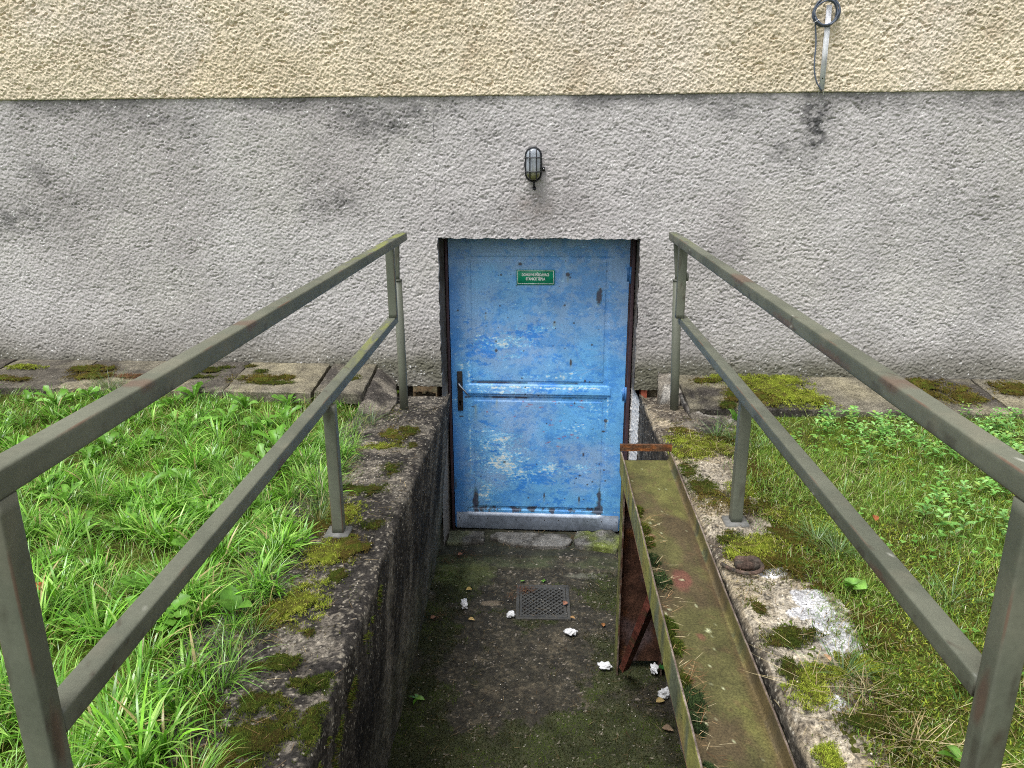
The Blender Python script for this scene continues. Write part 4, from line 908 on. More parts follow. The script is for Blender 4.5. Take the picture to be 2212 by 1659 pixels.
# ================================================================== DRAIN GRATE
gz = FZ + .004
dg = thing('drain_grate', (.055, 3.65, gz), 'square cast iron drain grate with diamond holes set in the pit floor', 'drain grate')
g = G(); x0, x1, y0, y1, fw = -.09, .20, 3.485, 3.815, .018
for bx in ((x0, x1, y0, y0 + fw), (x0, x1, y1 - fw, y1), (x0, x0 + fw, y0 + fw, y1 - fw), (x1 - fw, x1, y0 + fw, y1 - fw)):
    g.box((bx[0], bx[2], gz - .03), (bx[1], bx[3], gz + .006))
build(g, 'grate_frame', M_cast, dg, bevel=.002)
def grate():
    g = G(); gx0, gx1, gy0, gy1 = x0 + fw + .003, x1 - fw - .003, y0 + fw + .003, y1 - fw - .003
    us, vs = gr(gx0, gx1, .0013), gr(gy0, gy1, .0013); U, V = np.meshgrid(us, vs)
    px, py = .031, .034
    a = (U - gx0 - .028) / px; b_ = (V - gy0 - .03) / py
    d1 = np.abs(a - np.round(a)) * 1.0 + np.abs(b_ - np.round(b_)) * 1.0
    a2, b2 = a - .5, b_ - .5; d2 = np.abs(a2 - np.round(a2)) + np.abs(b2 - np.round(b2))
    inn = (U > gx0 + .012) & (U < gx1 - .012) & (V > gy0 + .016) & (V < gy1 - .016)
    hole = (np.minimum(d1, d2) < .29) & inn
    H_ = hole[:-1, :-1] | hole[1:, 1:]
    Z = gz + .004 + .0004 * fbm(U * 60, V * 60, 961, 3)
    g.grid(np.stack([U, V, Z], -1), keep=~H_); g.grid(np.stack([U, V, Z - .008], -1), keep=~H_, flip=True)
    # walls of the holes: connect every border edge
    I = np.arange(U.size).reshape(U.shape); K = ~H_
    f = []; n = U.size
    e = K[:, :-1] & ~K[:, 1:]; r, c_ = np.nonzero(e); f.append(np.stack([I[r, c_ + 1], I[r + 1, c_ + 1], I[r + 1, c_ + 1] + n, I[r, c_ + 1] + n], -1))
    e = ~K[:, :-1] & K[:, 1:]; r, c_ = np.nonzero(e); f.append(np.stack([I[r, c_ + 1], I[r, c_ + 1] + n, I[r + 1, c_ + 1] + n, I[r + 1, c_ + 1]], -1))
    e = K[:-1] & ~K[1:]; r, c_ = np.nonzero(e); f.append(np.stack([I[r + 1, c_], I[r + 1, c_] + n, I[r + 1, c_ + 1] + n, I[r + 1, c_ + 1]], -1))
    e = ~K[:-1] & K[1:]; r, c_ = np.nonzero(e); f.append(np.stack([I[r + 1, c_], I[r + 1, c_ + 1], I[r + 1, c_ + 1] + n, I[r + 1, c_] + n], -1))
    g.f4.append(np.concatenate(f)); return g
build(grate(), 'grate_plate', M_cast, dg)

# ================================================================== IRON HOOK ON THE RIGHT WALL
hk = thing('iron_hook', (.66, 2.2, .02), 'bent rusty iron rod with a flat round end beside the chute', 'iron hook')
ironc = lambda P: mixc(L(78, 64, 56) * np.ones(P.shape), L(64, 60, 54), sm(-.1, .4, fbm(P[..., 0] * 40, P[..., 1] * 40, 971, 4)))
g = G(); g.tube(smooth_pts([(.616, 2.250, .006), (.626, 2.215, .013), (.645, 2.188, .017), (.675, 2.172, .018), (.712, 2.178, .02), (.732, 2.205, .024), (.722, 2.235, .030)]), .0068, 10); g.c[-1] = ironc(g.v[-1]); build(g, 'rod', M_rust, hk, smooth=True)
g = G(); th = np.linspace(0, 2 * np.pi, 28, endpoint=False)
R_ = []
for rr_, hh in ((.03, .008), (.04, .012), (.043, .02), (.040, .030), (.030, .035), (.012, .037), (.001, .037)):
    R_.append([(.688 + rr_ * (1.05 + .14 * math.cos(a + .6)) * math.cos(a), 2.232 + rr_ * .85 * math.sin(a), hh + .004 * math.sin(a * 3)) for a in th])
g.grid(np.array(R_), ironc(np.array(R_)), wrap=True); build(g, 'round_end', M_rust, hk, smooth=True)

# ================================================================== PAPER BALLS
def paper(x, y, r, s, label, stretch=(1, 1, 1)):
    rs = np.random.default_rng(s); nth, nph = 44, 26
    th = np.linspace(0, 2 * np.pi, nth, endpoint=False); ph = np.linspace(.02, np.pi - .02, nph); T_, P_ = np.meshgrid(th, ph)
    D = np.stack([np.sin(P_) * np.cos(T_), np.sin(P_) * np.sin(T_), np.cos(P_)], -1)
    R_ = np.ones(T_.shape) * .95
    for k in range(26):   # planar dents and creased ridges
        n = rs.normal(size=3); n /= np.linalg.norm(n); dd = D @ n; o = rs.uniform(.45, .95)
        R_ = np.minimum(R_, np.where(dd > .1, o / np.maximum(dd, .1), 9)) if k < 7 else R_ + .10 * np.abs(np.sin(dd * rs.uniform(2.5, 6.5) + rs.uniform(0, 6))) - .064
    R_ = np.clip(R_, .55, 1.25)
    P = D * R_[..., None] * r * .88 * np.array(stretch); P[..., 2] = np.maximum(P[..., 2], -r * .6)
    P = P + np.array([x, y, FZ + .006 + r * .6]); g = G(); g.grid(P, wrap=True)
    g.ng += [list(range(nth))[::-1], list(range(g.n - nth, g.n))]
    tag(build(g, 'crumpled_paper', M_paper), label, 'crumpled paper', 'crumpled white paper balls on the pit floor')
paper(-.366, 3.585, .030, 1, 'crumpled elongated white paper lying left of the drain, nearest the left wall', (.8, 1.25, 1.1))
paper(-.110, 3.500, .029, 2, 'round crumpled white paper touching the left corner of the drain grate', (1.05, .95, .75))
paper(.192, 3.355, .029, 3, 'crumpled white paper on bare concrete in front of the drain grate', (1.3, .75, .8))
paper(.335, 3.09, .029, 4, 'crumpled white paper lying at the left foot of the chute leg', (1.45, .75, .8))
paper(.566, 3.065, .034, 5, 'crumpled white paper with a green leaf beneath the chute in front of its leg', (.8, 1.35, .8))
paper(.59, 2.905, .031, 6, 'crumpled white paper half hidden by the chute edge, nearest the camera', (1.1, .9, 1))

# ================================================================== GRASS, MOSS, WEEDS
def blades(g, P, h, w, az, lean, curl, col, seg=4, tipc=1.15):
    n = len(P); t_ = np.linspace(0, 1, seg + 1)
    r = np.zeros((n, seg + 1)); z = np.zeros((n, seg + 1))
    for k in range(1, seg + 1):
        ang = lean + curl * ((k - .5) / seg); st_ = h / seg
        r[:, k] = r[:, k - 1] + np.sin(ang) * st_; z[:, k] = z[:, k - 1] + np.cos(ang) * st_
    dx, dy = np.cos(az), np.sin(az)
    cx = P[:, 0:1] + dx[:, None] * r; cy = P[:, 1:2] + dy[:, None] * r; cz = P[:, 2:3] + z
    tw = az + np.pi / 2 + RNG.normal(0, .5, n)
    wx, wy = np.cos(tw), np.sin(tw)
    prof = np.minimum(1, (1 - t_) * 2.2) ** .8; prof[-1] = 0
    ww = (w[:, None] * .5) * prof[None]
    Lv = np.stack([cx - wx[:, None] * ww, cy - wy[:, None] * ww, cz], -1)[:, :-1]; Rv = np.stack([cx + wx[:, None] * ww, cy + wy[:, None] * ww, cz + .15 * ww], -1)[:, :-1]
    tip = np.stack([cx, cy, cz], -1)[:, -1:]
    V = np.concatenate([Lv, Rv, tip], 1); m_ = 2 * seg + 1
    b0 = (np.arange(n) * m_)[:, None]
    q = np.stack([np.stack([b0[:, 0] + k, b0[:, 0] + seg + k, b0[:, 0] + seg + k + 1, b0[:, 0] + k + 1], -1) for k in range(seg - 1)], 1).reshape(-1, 4) if seg > 1 else np.zeros((0, 4), int)
    tr_ = np.stack([b0[:, 0] + seg - 1, b0[:, 0] + 2 * seg - 1, b0[:, 0] + 2 * seg], -1)
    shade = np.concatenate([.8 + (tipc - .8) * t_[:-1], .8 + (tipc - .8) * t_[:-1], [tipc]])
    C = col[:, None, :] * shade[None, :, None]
    g.add(V.reshape(-1, 3), q, tr_, C.reshape(-1, 3))
def pick(cols, n, jit=.15):
    cols = np.array([L(*c) for c in cols]); c = cols[RNG.integers(0, len(cols), n)]
    return c * (1 + RNG.normal(0, jit, (n, 1))).clip(.5, 1.6)
def inview(x, y, z=0., m=160):
    """keeps only plants that some near viewpoint could see"""
    return (y > .55) & (y < 4.25) & (np.abs(x) < .75 * y + .9)

# left lawn: tufts of long blades + fine undergrowth
edgeL = lambda y: np.interp(y, [.6, 1.36, 1.74, 2.3, 2.6, 3.1, 3.8], [-.66, -.70, -.80, -.82, -.80, -.82, -.88]) + .05 * fbm(y * 4, y * 0, 5)
g = G(); nt_ = 1150
tx, ty = RNG.uniform(-3.6, -.68, nt_), RNG.uniform(.6, 3.80, nt_); k = inview(tx, ty) & (tx < edgeL(ty) - .01); tx, ty = tx[k], ty[k]
tx = np.r_[tx, [-.80, -.84, -.79, -.86, -.82, -.80, -.78, -.83]]; ty = np.r_[ty, [2.36, 2.3, 2.05, 1.98, 1.75, 1.55, 1.62, 1.40]]
for x, y in zip(tx, ty):
    nearwall = y > 3.5
    n = int(RNG.uniform(34, 84)); hh = RNG.uniform(.08, .185) * (.62 if nearwall else 1) * (.8 + .3 * sm(2.8, 1.8, y)); broad = RNG.random() < (.62 if y < 2.9 else .35)
    az = RNG.uniform(0, 2 * np.pi, n); rr_ = np.abs(RNG.normal(0, .022, n)); X, Y = x + rr_ * np.cos(az), y + rr_ * np.sin(az)
    bias = RNG.uniform(0, 2 * np.pi); az = az + .6 * np.sin(bias - az)
    h = hh * RNG.uniform(.5, 1.15, n); w = np.where(RNG.random(n) < .75, RNG.uniform(.0036, .0082, n) if broad else RNG.uniform(.0015, .0028, n), .0018)
    col = pick([(118, 176, 50), (136, 192, 62), (92, 144, 40), (170, 212, 104), (114, 172, 66), (150, 192, 90), (100, 158, 44)] if broad else [(118, 170, 62), (104, 154, 54), (140, 182, 80), (124, 178, 70)], n, .16)
    dry = RNG.random(n) < .05; col[dry] = L(188, 172, 120)
    blades(g, np.stack([X, Y, np.maximum(zL(X, Y) - .004, .002)], -1), h, w, az, RNG.uniform(.1, .65, n), RNG.uniform(.3, 1.9, n), col, 5)
n = 34000; x, y = RNG.uniform(-3.6, -.68, n), RNG.uniform(.6, 3.84, n); k = inview(x, y) & (x < edgeL(y) + .02); x, y = x[k], y[k]; n = len(x)
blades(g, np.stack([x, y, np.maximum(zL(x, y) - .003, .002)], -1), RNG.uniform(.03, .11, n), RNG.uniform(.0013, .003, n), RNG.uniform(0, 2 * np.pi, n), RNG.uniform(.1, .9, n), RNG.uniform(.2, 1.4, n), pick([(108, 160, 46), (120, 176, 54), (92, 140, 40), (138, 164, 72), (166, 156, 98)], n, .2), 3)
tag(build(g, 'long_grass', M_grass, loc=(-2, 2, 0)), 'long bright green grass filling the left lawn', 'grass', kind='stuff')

# fine wispy tufts at the left slabs' front edge and by the left post: part of a second sheet of fine grass
g = G()
for (x, y, z, s_, hh) in ((-2.26, 3.86, .08, 150, .13), (-2.18, 3.8, .07, 90, .11), (-2.36, 3.88, .08, 60, .09), (-.79, 3.52, .02, 60, .13), (-.85, 3.40, .02, 60, .16), (-.80, 2.62, .0, 170, .13), (-.84, 2.72, .0, 150, .14), (-.80, 2.8, .0, 120, .12), (-.90, 2.85, 0, 120, .14), (-.82, 3.0, 0, 120, .12), (-.86, 3.15, 0, 120, .14), (-.78, 2.52, 0, 90, .1), (-.82, 2.02, 0, 120, .12), (-.78, 1.82, 0, 60, .10), (-.76, 1.66, 0, 50, .12)):
    n = s_; az = RNG.uniform(0, 2 * np.pi, n); rr_ = np.abs(RNG.normal(0, .03, n))
    blades(g, np.stack([x + rr_ * np.cos(az), y + rr_ * np.sin(az), np.full(n, z)], -1), hh * RNG.uniform(.5, 1.2, n), np.full(n, .0013), az, RNG.uniform(.1, .8, n), RNG.uniform(.4, 1.6, n), pick([(88, 124, 62), (72, 110, 48), (112, 140, 76), (150, 142, 92)], n), 5)
tag(build(g, 'wispy_grass', M_grass, loc=(-1, 2.6, 0)), 'fine wispy grass tufts along the outer edge of the left wall and slabs', 'grass', kind='stuff')

# right lawn: short mossy turf
g = G(); n = 105000; x, y = RNG.uniform(.74, 3.2, n), RNG.uniform(.75, 3.74, n)
edge = np.interp(y, [.7, 1.39, 1.63, 1.97, 2.2, 2.4, 2.67, 3.0, 3.34, 3.7], [.70, .73, .79, .88, .86, .80, .81, .86, .90, .95]) + .04 * fbm(y * 5, y * 0, 77, 3)
k = inview(x, y) & (x > edge + .03 * RNG.normal(size=n)); x, y = x[k], y[k]; n = len(x)
dens = fbm(x * 3, y * 3, 81, 3); hh = (.014 + .022 * sm(-.2, .5, dens) + .014 * sm(1.2, 2.2, x)) * RNG.uniform(.5, 1.7, n)
far_dry = RNG.random(n) < (.10 + .16 * sm(2.4, 1.2, y)); col = pick([(126, 166, 58), (110, 154, 50), (144, 178, 76), (98, 146, 48), (158, 176, 80)], n, .18); col[far_dry] = pick([(176, 166, 116), (150, 138, 92), (190, 180, 140)], int(far_dry.sum()), .1)
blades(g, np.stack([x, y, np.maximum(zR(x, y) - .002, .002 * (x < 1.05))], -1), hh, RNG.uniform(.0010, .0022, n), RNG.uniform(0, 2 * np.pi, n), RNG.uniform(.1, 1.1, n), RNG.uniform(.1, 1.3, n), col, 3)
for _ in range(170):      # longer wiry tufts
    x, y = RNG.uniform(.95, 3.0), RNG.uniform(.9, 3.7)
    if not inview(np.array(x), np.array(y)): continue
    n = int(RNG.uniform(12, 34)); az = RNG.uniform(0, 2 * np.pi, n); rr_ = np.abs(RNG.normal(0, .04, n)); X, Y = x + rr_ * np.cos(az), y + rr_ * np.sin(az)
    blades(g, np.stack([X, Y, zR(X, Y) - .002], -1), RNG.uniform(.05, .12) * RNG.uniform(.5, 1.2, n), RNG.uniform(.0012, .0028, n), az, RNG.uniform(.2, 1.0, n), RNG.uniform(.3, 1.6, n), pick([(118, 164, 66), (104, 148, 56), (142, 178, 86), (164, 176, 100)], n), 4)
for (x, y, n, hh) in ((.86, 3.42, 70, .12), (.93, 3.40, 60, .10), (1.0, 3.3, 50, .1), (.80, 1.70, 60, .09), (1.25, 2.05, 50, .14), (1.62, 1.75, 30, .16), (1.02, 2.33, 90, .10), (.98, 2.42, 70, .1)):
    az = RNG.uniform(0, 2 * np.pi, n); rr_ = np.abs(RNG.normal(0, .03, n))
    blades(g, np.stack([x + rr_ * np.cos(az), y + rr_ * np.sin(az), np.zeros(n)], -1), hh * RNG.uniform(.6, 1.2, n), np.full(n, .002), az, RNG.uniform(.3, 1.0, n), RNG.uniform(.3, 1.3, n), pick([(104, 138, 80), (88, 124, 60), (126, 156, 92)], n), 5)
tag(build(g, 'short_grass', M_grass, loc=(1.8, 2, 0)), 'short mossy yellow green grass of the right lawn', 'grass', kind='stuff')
g = G()
for (x, y, n, hh) in ((.82, 1.62, 60, .08), (.70, 1.66, 14, .14), (1.16, 1.60, 40, .12), (.95, 1.35, 50, .07), (1.2, 1.4, 60, .1), (.86, 1.45, 60, .09), (1.3, 1.25, 60, .1), (1.32, 3.0, 26, .1), (.83, 3.22, 40, .07), (.72, 3.35, 12, .1)):
    az = RNG.uniform(0, 2 * np.pi, n); rr_ = np.abs(RNG.normal(0, .05, n))
    blades(g, np.stack([x + rr_ * np.cos(az), y + rr_ * np.sin(az), RNG.uniform(.0, .03, n)], -1), hh * RNG.uniform(.5, 1.2, n), np.full(n, .0016), az + RNG.normal(0, .8, n), RNG.uniform(1.0, 1.55, n), RNG.uniform(-.2, .5, n), pick([(206, 192, 150), (186, 170, 126), (168, 150, 108)], n, .08), 4, 1.0)
tag(build(g, 'dry_straw', M_litter, loc=(.9, 1.7, 0)), 'pale dry straw strewn over the right wall edge and lawn', 'straw', kind='stuff')

# moss --------------------------------------------------------------
MY = [(148, 162, 56), (124, 140, 46), (168, 176, 72), (108, 120, 44), (104, 98, 50)]       # yellow green
MD = [(78, 92, 34), (62, 76, 28), (96, 104, 40), (88, 78, 40)]              # dark olive
MB = [(104, 92, 44), (86, 74, 38), (122, 108, 50), (96, 108, 38)]           # brownish
MG = [(58, 74, 44), (46, 60, 38), (70, 88, 50)]                             # blue green
def mosspatch(g, cx, cy, rx, ry, h, base, pal, n, rot=0, ln=.011, seed=0, wob=.45, ragged=1.0):
    n = int(n * 1.9); m_ = int(n * 2.6); a = RNG.uniform(-1.25, 1.25, (m_, 2)); c_, s_ = math.cos(rot), math.sin(rot)
    X = cx + a[:, 0] * rx * c_ - a[:, 1] * ry * s_; Y = cy + a[:, 0] * rx * s_ + a[:, 1] * ry * c_
    wob = wob * 1.9
    d = np.sqrt((a ** 2).sum(1)) + wob * fbm(X * 16, Y * 16, 1000 + seed, 4, .6) + .5 * fbm(X * 60, Y * 60, 1100 + seed, 2)
    k = (d + RNG.normal(0, .16, m_)) < 1; d = np.minimum(d, 1); X, Y, d = X[k][:n], Y[k][:n], d[k][:n]; nn = len(X)
    bz = base(X, Y) if callable(base) else np.full(nn, base)
    Z = bz + h * np.sqrt(np.clip(1 - d, 0, 1)) * (.75 + .35 * fbm(X * 40, Y * 40, 1200 + seed, 2))
    # soft carpet beneath the shoots
    q1, q2 = np.meshgrid(np.linspace(-1.3, 1.3, 42), np.linspace(-1.3, 1.3, 42)); GX = cx + q1 * rx * c_ - q2 * ry * s_; GY = cy + q1 * rx * s_ + q2 * ry * c_
    gd = np.sqrt(q1 ** 2 + q2 ** 2) + wob * fbm(GX * 16, GY * 16, 1000 + seed, 4, .6) + .5 * fbm(GX * 60, GY * 60, 1100 + seed, 2)
    gb = base(GX, GY) if callable(base) else GX * 0 + base
    gz_ = gb + h * np.sqrt(np.clip(1 - gd, 0, 1)) * (.75 + .35 * fbm(GX * 40, GY * 40, 1200 + seed, 2)) - .004 * (gd > .97)
    gc = mixc(L(*pal[0]) * .55 * np.ones(GX.shape + (3,)), L(*pal[-1]) * .6, sm(-.3, .3, fbm(GX * 30, GY * 30, 5)))
    ok = gd < (.5 if ln > .0101 or wob < .6 else .78); kp = ok[:-1, :-1] & ok[1:, 1:] & ok[:-1, 1:] & ok[1:, :-1]
    g.grid(np.stack([GX, GY, gz_], -1), gc, keep=kp)
    pal2 = np.array([L(*c) for c in pal]); idx = np.clip(((fbm(X * 22, Y * 22, 1300 + seed, 3) + 1) * .5 * len(pal) + RNG.normal(0, .6, nn)).astype(int), 0, len(pal) - 1)
    col = pal2[idx] * (1 + RNG.normal(0, .2, (nn, 1))).clip(.5, 1.6)
    blades(g, np.stack([X, Y, Z - .003], -1), ln * RNG.uniform(.5, 1.4, nn), np.full(nn, ln * .17), RNG.uniform(0, 2 * np.pi, nn), RNG.uniform(.1, 1.1, nn), RNG.uniform(0, 1.2, nn), col, 2, 1.25)
ctop = .004
g = G()
for i, (x, y, rx, ry, h, pal, n) in enumerate(((-.70, 2.29, .10, .10, .018, MY, 1600), (-.64, 2.33, .08, .09, .014, MB, 1000), (-.70, 2.0, .09, .14, .022, MY, 2400), (-.76, 1.93, .06, .07, .018, MB, 800), (-.655, 1.715, .042, .03, .022, MD, 700), (-.72, 1.70, .025, .02, .014, MD, 250), (-.545, 1.64, .042, .042, .024, MD, 900), (-.60, 1.63, .03, .02, .012, MD, 300),
                                               (-.66, 1.56, .07, .05, .018, MD, 1100), (-.64, 1.45, .13, .09, .02, MD, 2600), (-.52, 1.475, .028, .075, .03, MD, 1100), (-.70, 1.33, .12, .10, .02, MB, 2000), (-.67, 3.44, .07, .12, .012, MB, 900), (-.60, 3.50, .05, .07, .010, MD, 500), (-.70, 3.28, .1, .05, .010, MY, 600), (-.60, 3.02, .05, .08, .010, MD, 500), (-.68, 2.80, .10, .07, .012, MD, 900), (-.72, 2.62, .1, .12, .014, MY, 1500), (-.58, 2.50, .04, .05, .012, MD, 350),
                                               (-.80, 2.48, .08, .08, .02, MB, 900), (-.74, 2.55, .07, .1, .015, MB, 900), (-.62, 2.16, .04, .05, .012, MD, 350), (-.80, 1.55, .06, .08, .015, MD, 600), (-.62, 1.85, .02, .02, .008, MD, 80), (-.85, 3.75, .05, .05, .01, MD, 300), (-.56, 3.3, .025, .05, .008, MD, 150))):
    mosspatch(g, x, y, rx * .9, ry * .9, h * .6, ctop, pal, int(n * .8), seed=i, ln=.009)
# moss clinging to the rim and inner face of the left wall
for (y0, y1, zz) in ((1.36, 1.52, -.05), (1.5, 1.62, -.10), (1.62, 1.80, -.09), (1.9, 2.02, -.05), (2.1, 2.16, -.03), (1.42, 1.56, -.16)):
    n = int(2600 * (y1 - y0)); Y = RNG.uniform(y0, y1, n); Z = zz - np.abs(RNG.normal(0, .028, n)); X = -.497 + .012 * fbm(Y * 2.2, Y * 0, 3, 4) + .002 + (.004)
    keepm = fbm(Y * 14, Z * 14, 1500, 3) > -.15; X, Y, Z = X[keepm], Y[keepm], Z[keepm]; n = len(Y)
    blades(g, np.stack([X, Y, Z], -1), RNG.uniform(.006, .014, n), np.full(n, .003), RNG.normal(0, .7, n), RNG.uniform(.7, 1.6, n), RNG.uniform(0, .8, n), pick(MD, n, .2), 2, 1.2)
def film(g, x0, x1, y0, y1, n, wf, zf_, pal, ln=.008, seed=0):
    x, y = RNG.uniform(x0, x1, n), RNG.uniform(y0, y1, n); k = RNG.random(n) < np.clip(wf(x, y), 0, 1); x, y = x[k], y[k]; n = len(x)
    blades(g, np.stack([x, y, zf_(x, y)], -1), ln * RNG.uniform(.4, 1.4, n), np.full(n, ln * .24), RNG.uniform(0, 6.28, n), RNG.uniform(.2, 1.3, n), RNG.uniform(0, 1.2, n), pick(pal, n, .22), 2, 1.2)
film(g, -1.0, -.52, 1.2, 3.9, 30000, lambda x, y: (sm(-.62, -.78, x) * .9 + .25) * sm(-.05, .45, fbm(x * 7, y * 7, 1901, 5, .65) + .1 * sm(-.6, -.8, x)), lambda x, y: .003 + 0 * x, MD + MB[:2], .008)
tag(build(g, 'moss', M_moss, loc=(-.65, 2, 0)), 'green and olive moss cushions on top of the left concrete wall', 'moss', kind='stuff')
g = G()
for i, (x, y, rx, ry, h, pal, n) in enumerate(((.71, 3.50, .06, .06, .012, MB, 500), (.73, 3.38, .10, .10, .018, MY, 1600), (.80, 3.30, .10, .10, .018, MY, 1500), (.70, 3.22, .08, .08, .016, MY, 1100), (.88, 3.38, .1, .08, .014, MB, 900), (.68, 2.86, .07, .09, .014, MD, 800), (.75, 2.72, .12, .09, .016, MB, 1400), (.85, 2.85, .07, .1, .014, MY, 800), (.66, 3.06, .04, .1, .012, MD, 500),
                                               (.77, 2.36, .10, .08, .022, MY, 1900), (.72, 2.30, .07, .07, .016, MY, 900), (.84, 2.26, .10, .09, .02, MB, 1500), (.74, 2.28, .1, .05, .016, MB, 800), (.68, 2.42, .05, .06, .014, MD, 500), (.90, 2.45, .08, .1, .014, MB, 900), (.72, 1.88, .09, .04, .012, MD, 700), (.69, 1.84, .06, .03, .012, MD, 400), (.655, 2.0, .03, .05, .012, MD, 250),
                                               (.68, 1.62, .05, .05, .018, MY, 800), (.745, 1.70, .06, .04, .018, MY, 700), (.665, 1.72, .03, .06, .014, MD, 350), (.80, 1.53, .07, .05, .02, MD, 900), (.655, 1.42, .03, .035, .018, MY, 500), (.72, 1.33, .07, .05, .014, [(118, 72, 40), (96, 60, 36), (84, 70, 40)], 800), (.86, 1.75, .05, .04, .015, MY, 600), (.93, 3.05, .06, .2, .012, MB, 900), (.90, 2.62, .05, .1, .012, MY, 700), (.96, 1.9, .05, .1, .012, MB, 700), (.90, 2.12, .06, .04, .012, MB, 500))):
    mosspatch(g, x, y, rx, ry, h * .7, ctop, pal, n, seed=40 + i, ln=.010)
film(g, .62, 1.05, 1.2, 3.75, 42000, lambda x, y: (sm(.70, .86, x) * .7 + .6) * sm(-.1, .4, fbm(x * 7, y * 7, 1911, 5, .65) + .12 * sm(.75, .9, x) - .9 * ell(x, y, .80, 1.95, .12, .16, 0, .3) - .5 * ell(x, y, .72, 3.0, .1, .14)), lambda x, y: .003 + 0 * x, MD + MB, .009)
film(g, .72, 3.0, .9, 3.7, 90000, lambda x, y: (x > np.interp(y, [1.4, 1.97, 2.5, 3.3], [.74, .84, .82, .92])) * inview(x, y) * sm(-.5, .3, fbm(x * 5, y * 5, 1921, 4, .6)), lambda x, y: np.maximum(zR(x, y), .003), MY + MB[:2] + [(118, 134, 52), (128, 140, 60)], .014)
tag(build(g, 'moss', M_moss, loc=(.75, 2, 0)), 'yellow green moss cushions on the right concrete wall beside the chute', 'moss', kind='stuff')
g = G()
ls = lambda X, Y: .100 + (Y - 3.8) * .075
rs_ = lambda X, Y: .044 + (Y - 3.7) * .115
for i, (x, y, rx, ry, h, pal, n, bf) in enumerate(((-2.90, 4.17, .10, .035, .02, MY, 1000, ls), (-2.93, 3.98, .16, .05, .012, MB, 900, ls), (-2.50, 4.13, .12, .06, .02, MB, 1300, ls), (-2.45, 4.02, .12, .06, .014, MB, 800, ls), (-2.22, 4.03, .14, .04, .008, [(132, 96, 70), (104, 80, 56)], 600, ls), (-1.84, 4.13, .10, .04, .012, MD, 500, ls), (-1.86, 4.02, .12, .03, .012, MD, 500, ls), (-1.75, 4.18, .05, .02, .01, MD, 200, ls),
                                                   (-1.52, 4.10, .05, .03, .018, MD, 300, ls), (-1.50, 3.99, .15, .06, .014, MB, 1300, ls), (-1.38, 4.02, .08, .04, .010, MB, 500, ls), (-1.42, 3.93, .12, .03, .010, MD, 500, ls), (-1.62, 4.2, .04, .02, .008, MD, 120, ls), (-1.0, 4.0, .05, .05, .008, MD, 200, ls),
                                                   (1.28, 3.97, .22, .18, .024, MY, 5200, rs_), (1.15, 4.09, .2, .07, .02, MY, 2000, rs_), (1.42, 3.83, .12, .10, .022, MY, 1800, rs_), (1.22, 3.85, .12, .10, .02, MB, 1300, rs_), (1.08, 3.88, .09, .12, .016, MB, 900, rs_), (.93, 4.08, .09, .04, .012, MB, 500, rs_), (1.35, 4.08, .12, .06, .02, MY, 1100, rs_), (2.13, 3.98, .17, .12, .024, MB, 3000, rs_), (2.22, 3.86, .13, .09, .022, MB, 1700, rs_), (2.02, 4.03, .1, .05, .018, MD, 700, rs_), (2.56, 3.98, .12, .10, .02, MB, 1600, rs_), (1.0, 3.77, .06, .05, .012, MD, 300, rs_))):
    mosspatch(g, x, y, rx, ry, h, bf, pal, n, seed=80 + i, ln=.010)
tag(build(g, 'moss', M_moss, loc=(0, 4, .1)), 'moss mats growing on the paving slabs along the wall', 'moss', kind='stuff')
g = G()   # moss and small shoots on the pit floor
n = 70000; x, y = RNG.uniform(-.57, .62, n), RNG.uniform(2.2, 3.97, n)
mf = fbm(x * 4.5, y * 4.5, 37, 4, .6) + .5 * sm(3.1, 2.5, y) - .1 + .35 * sm(-.3, -.5, x) + .2 * sm(.25, .35, x) - .7 * ell(x, y, .0, 3.05, .26, .35, 0, .3)
k = (mf + .25 * fbm(x * 40, y * 40, 39, 2) > -.08) & ~((np.abs(x - .055) < .145) & (np.abs(y - 3.65) < .165)); x, y = x[k], y[k]; n = len(x)
idx = fbm(x * 9, y * 9, 1600, 3)[:, None]; col = np.where(idx > .12, pick([(74, 90, 34), (64, 78, 30), (84, 98, 42)], n, .25), pick([(50, 60, 26), (62, 60, 32), (44, 50, 24)], n, .25))
blades(g, np.stack([x, y, zF(x, y) - .002], -1), RNG.uniform(.006, .016, n), np.full(n, .0024), RNG.uniform(0, 2 * np.pi, n), RNG.uniform(.3, 1.3, n), RNG.uniform(0, 1., n), col, 2, 1.2)
tag(build(g, 'moss', M_moss, loc=(0, 3, FZ)), 'dark green moss film spread over the sunken pit floor', 'moss', kind='stuff')
g = G()   # dark moss along the inside of the chute's left flange
for i, (y, rx, ry, pal) in enumerate(((2.72, .020, .06, MD), (2.60, .022, .05, MD), (2.50, .024, .04, MD), (2.38, .024, .05, MG), (2.27, .036, .07, MG), (2.02, .024, .06, MD), (1.93, .026, .05, MD), (1.80, .028, .04, MD), (1.72, .036, .06, MG), (1.64, .028, .05, MG), (1.48, .022, .045, MG))):
    xx = .394 + rx * .8
    mosspatch(g, xx, y, rx * .85, ry * .8, .014, lambda X, Y: rimz(Y) - .5 * hgt(Y) + .007, pal, 620, seed=130 + i, ln=.010, wob=.3)
tag(build(g, 'moss', M_moss, loc=(.42, 2.1, -.1)), 'dark needle like moss tufts inside the chute along its left flange', 'moss', kind='stuff')

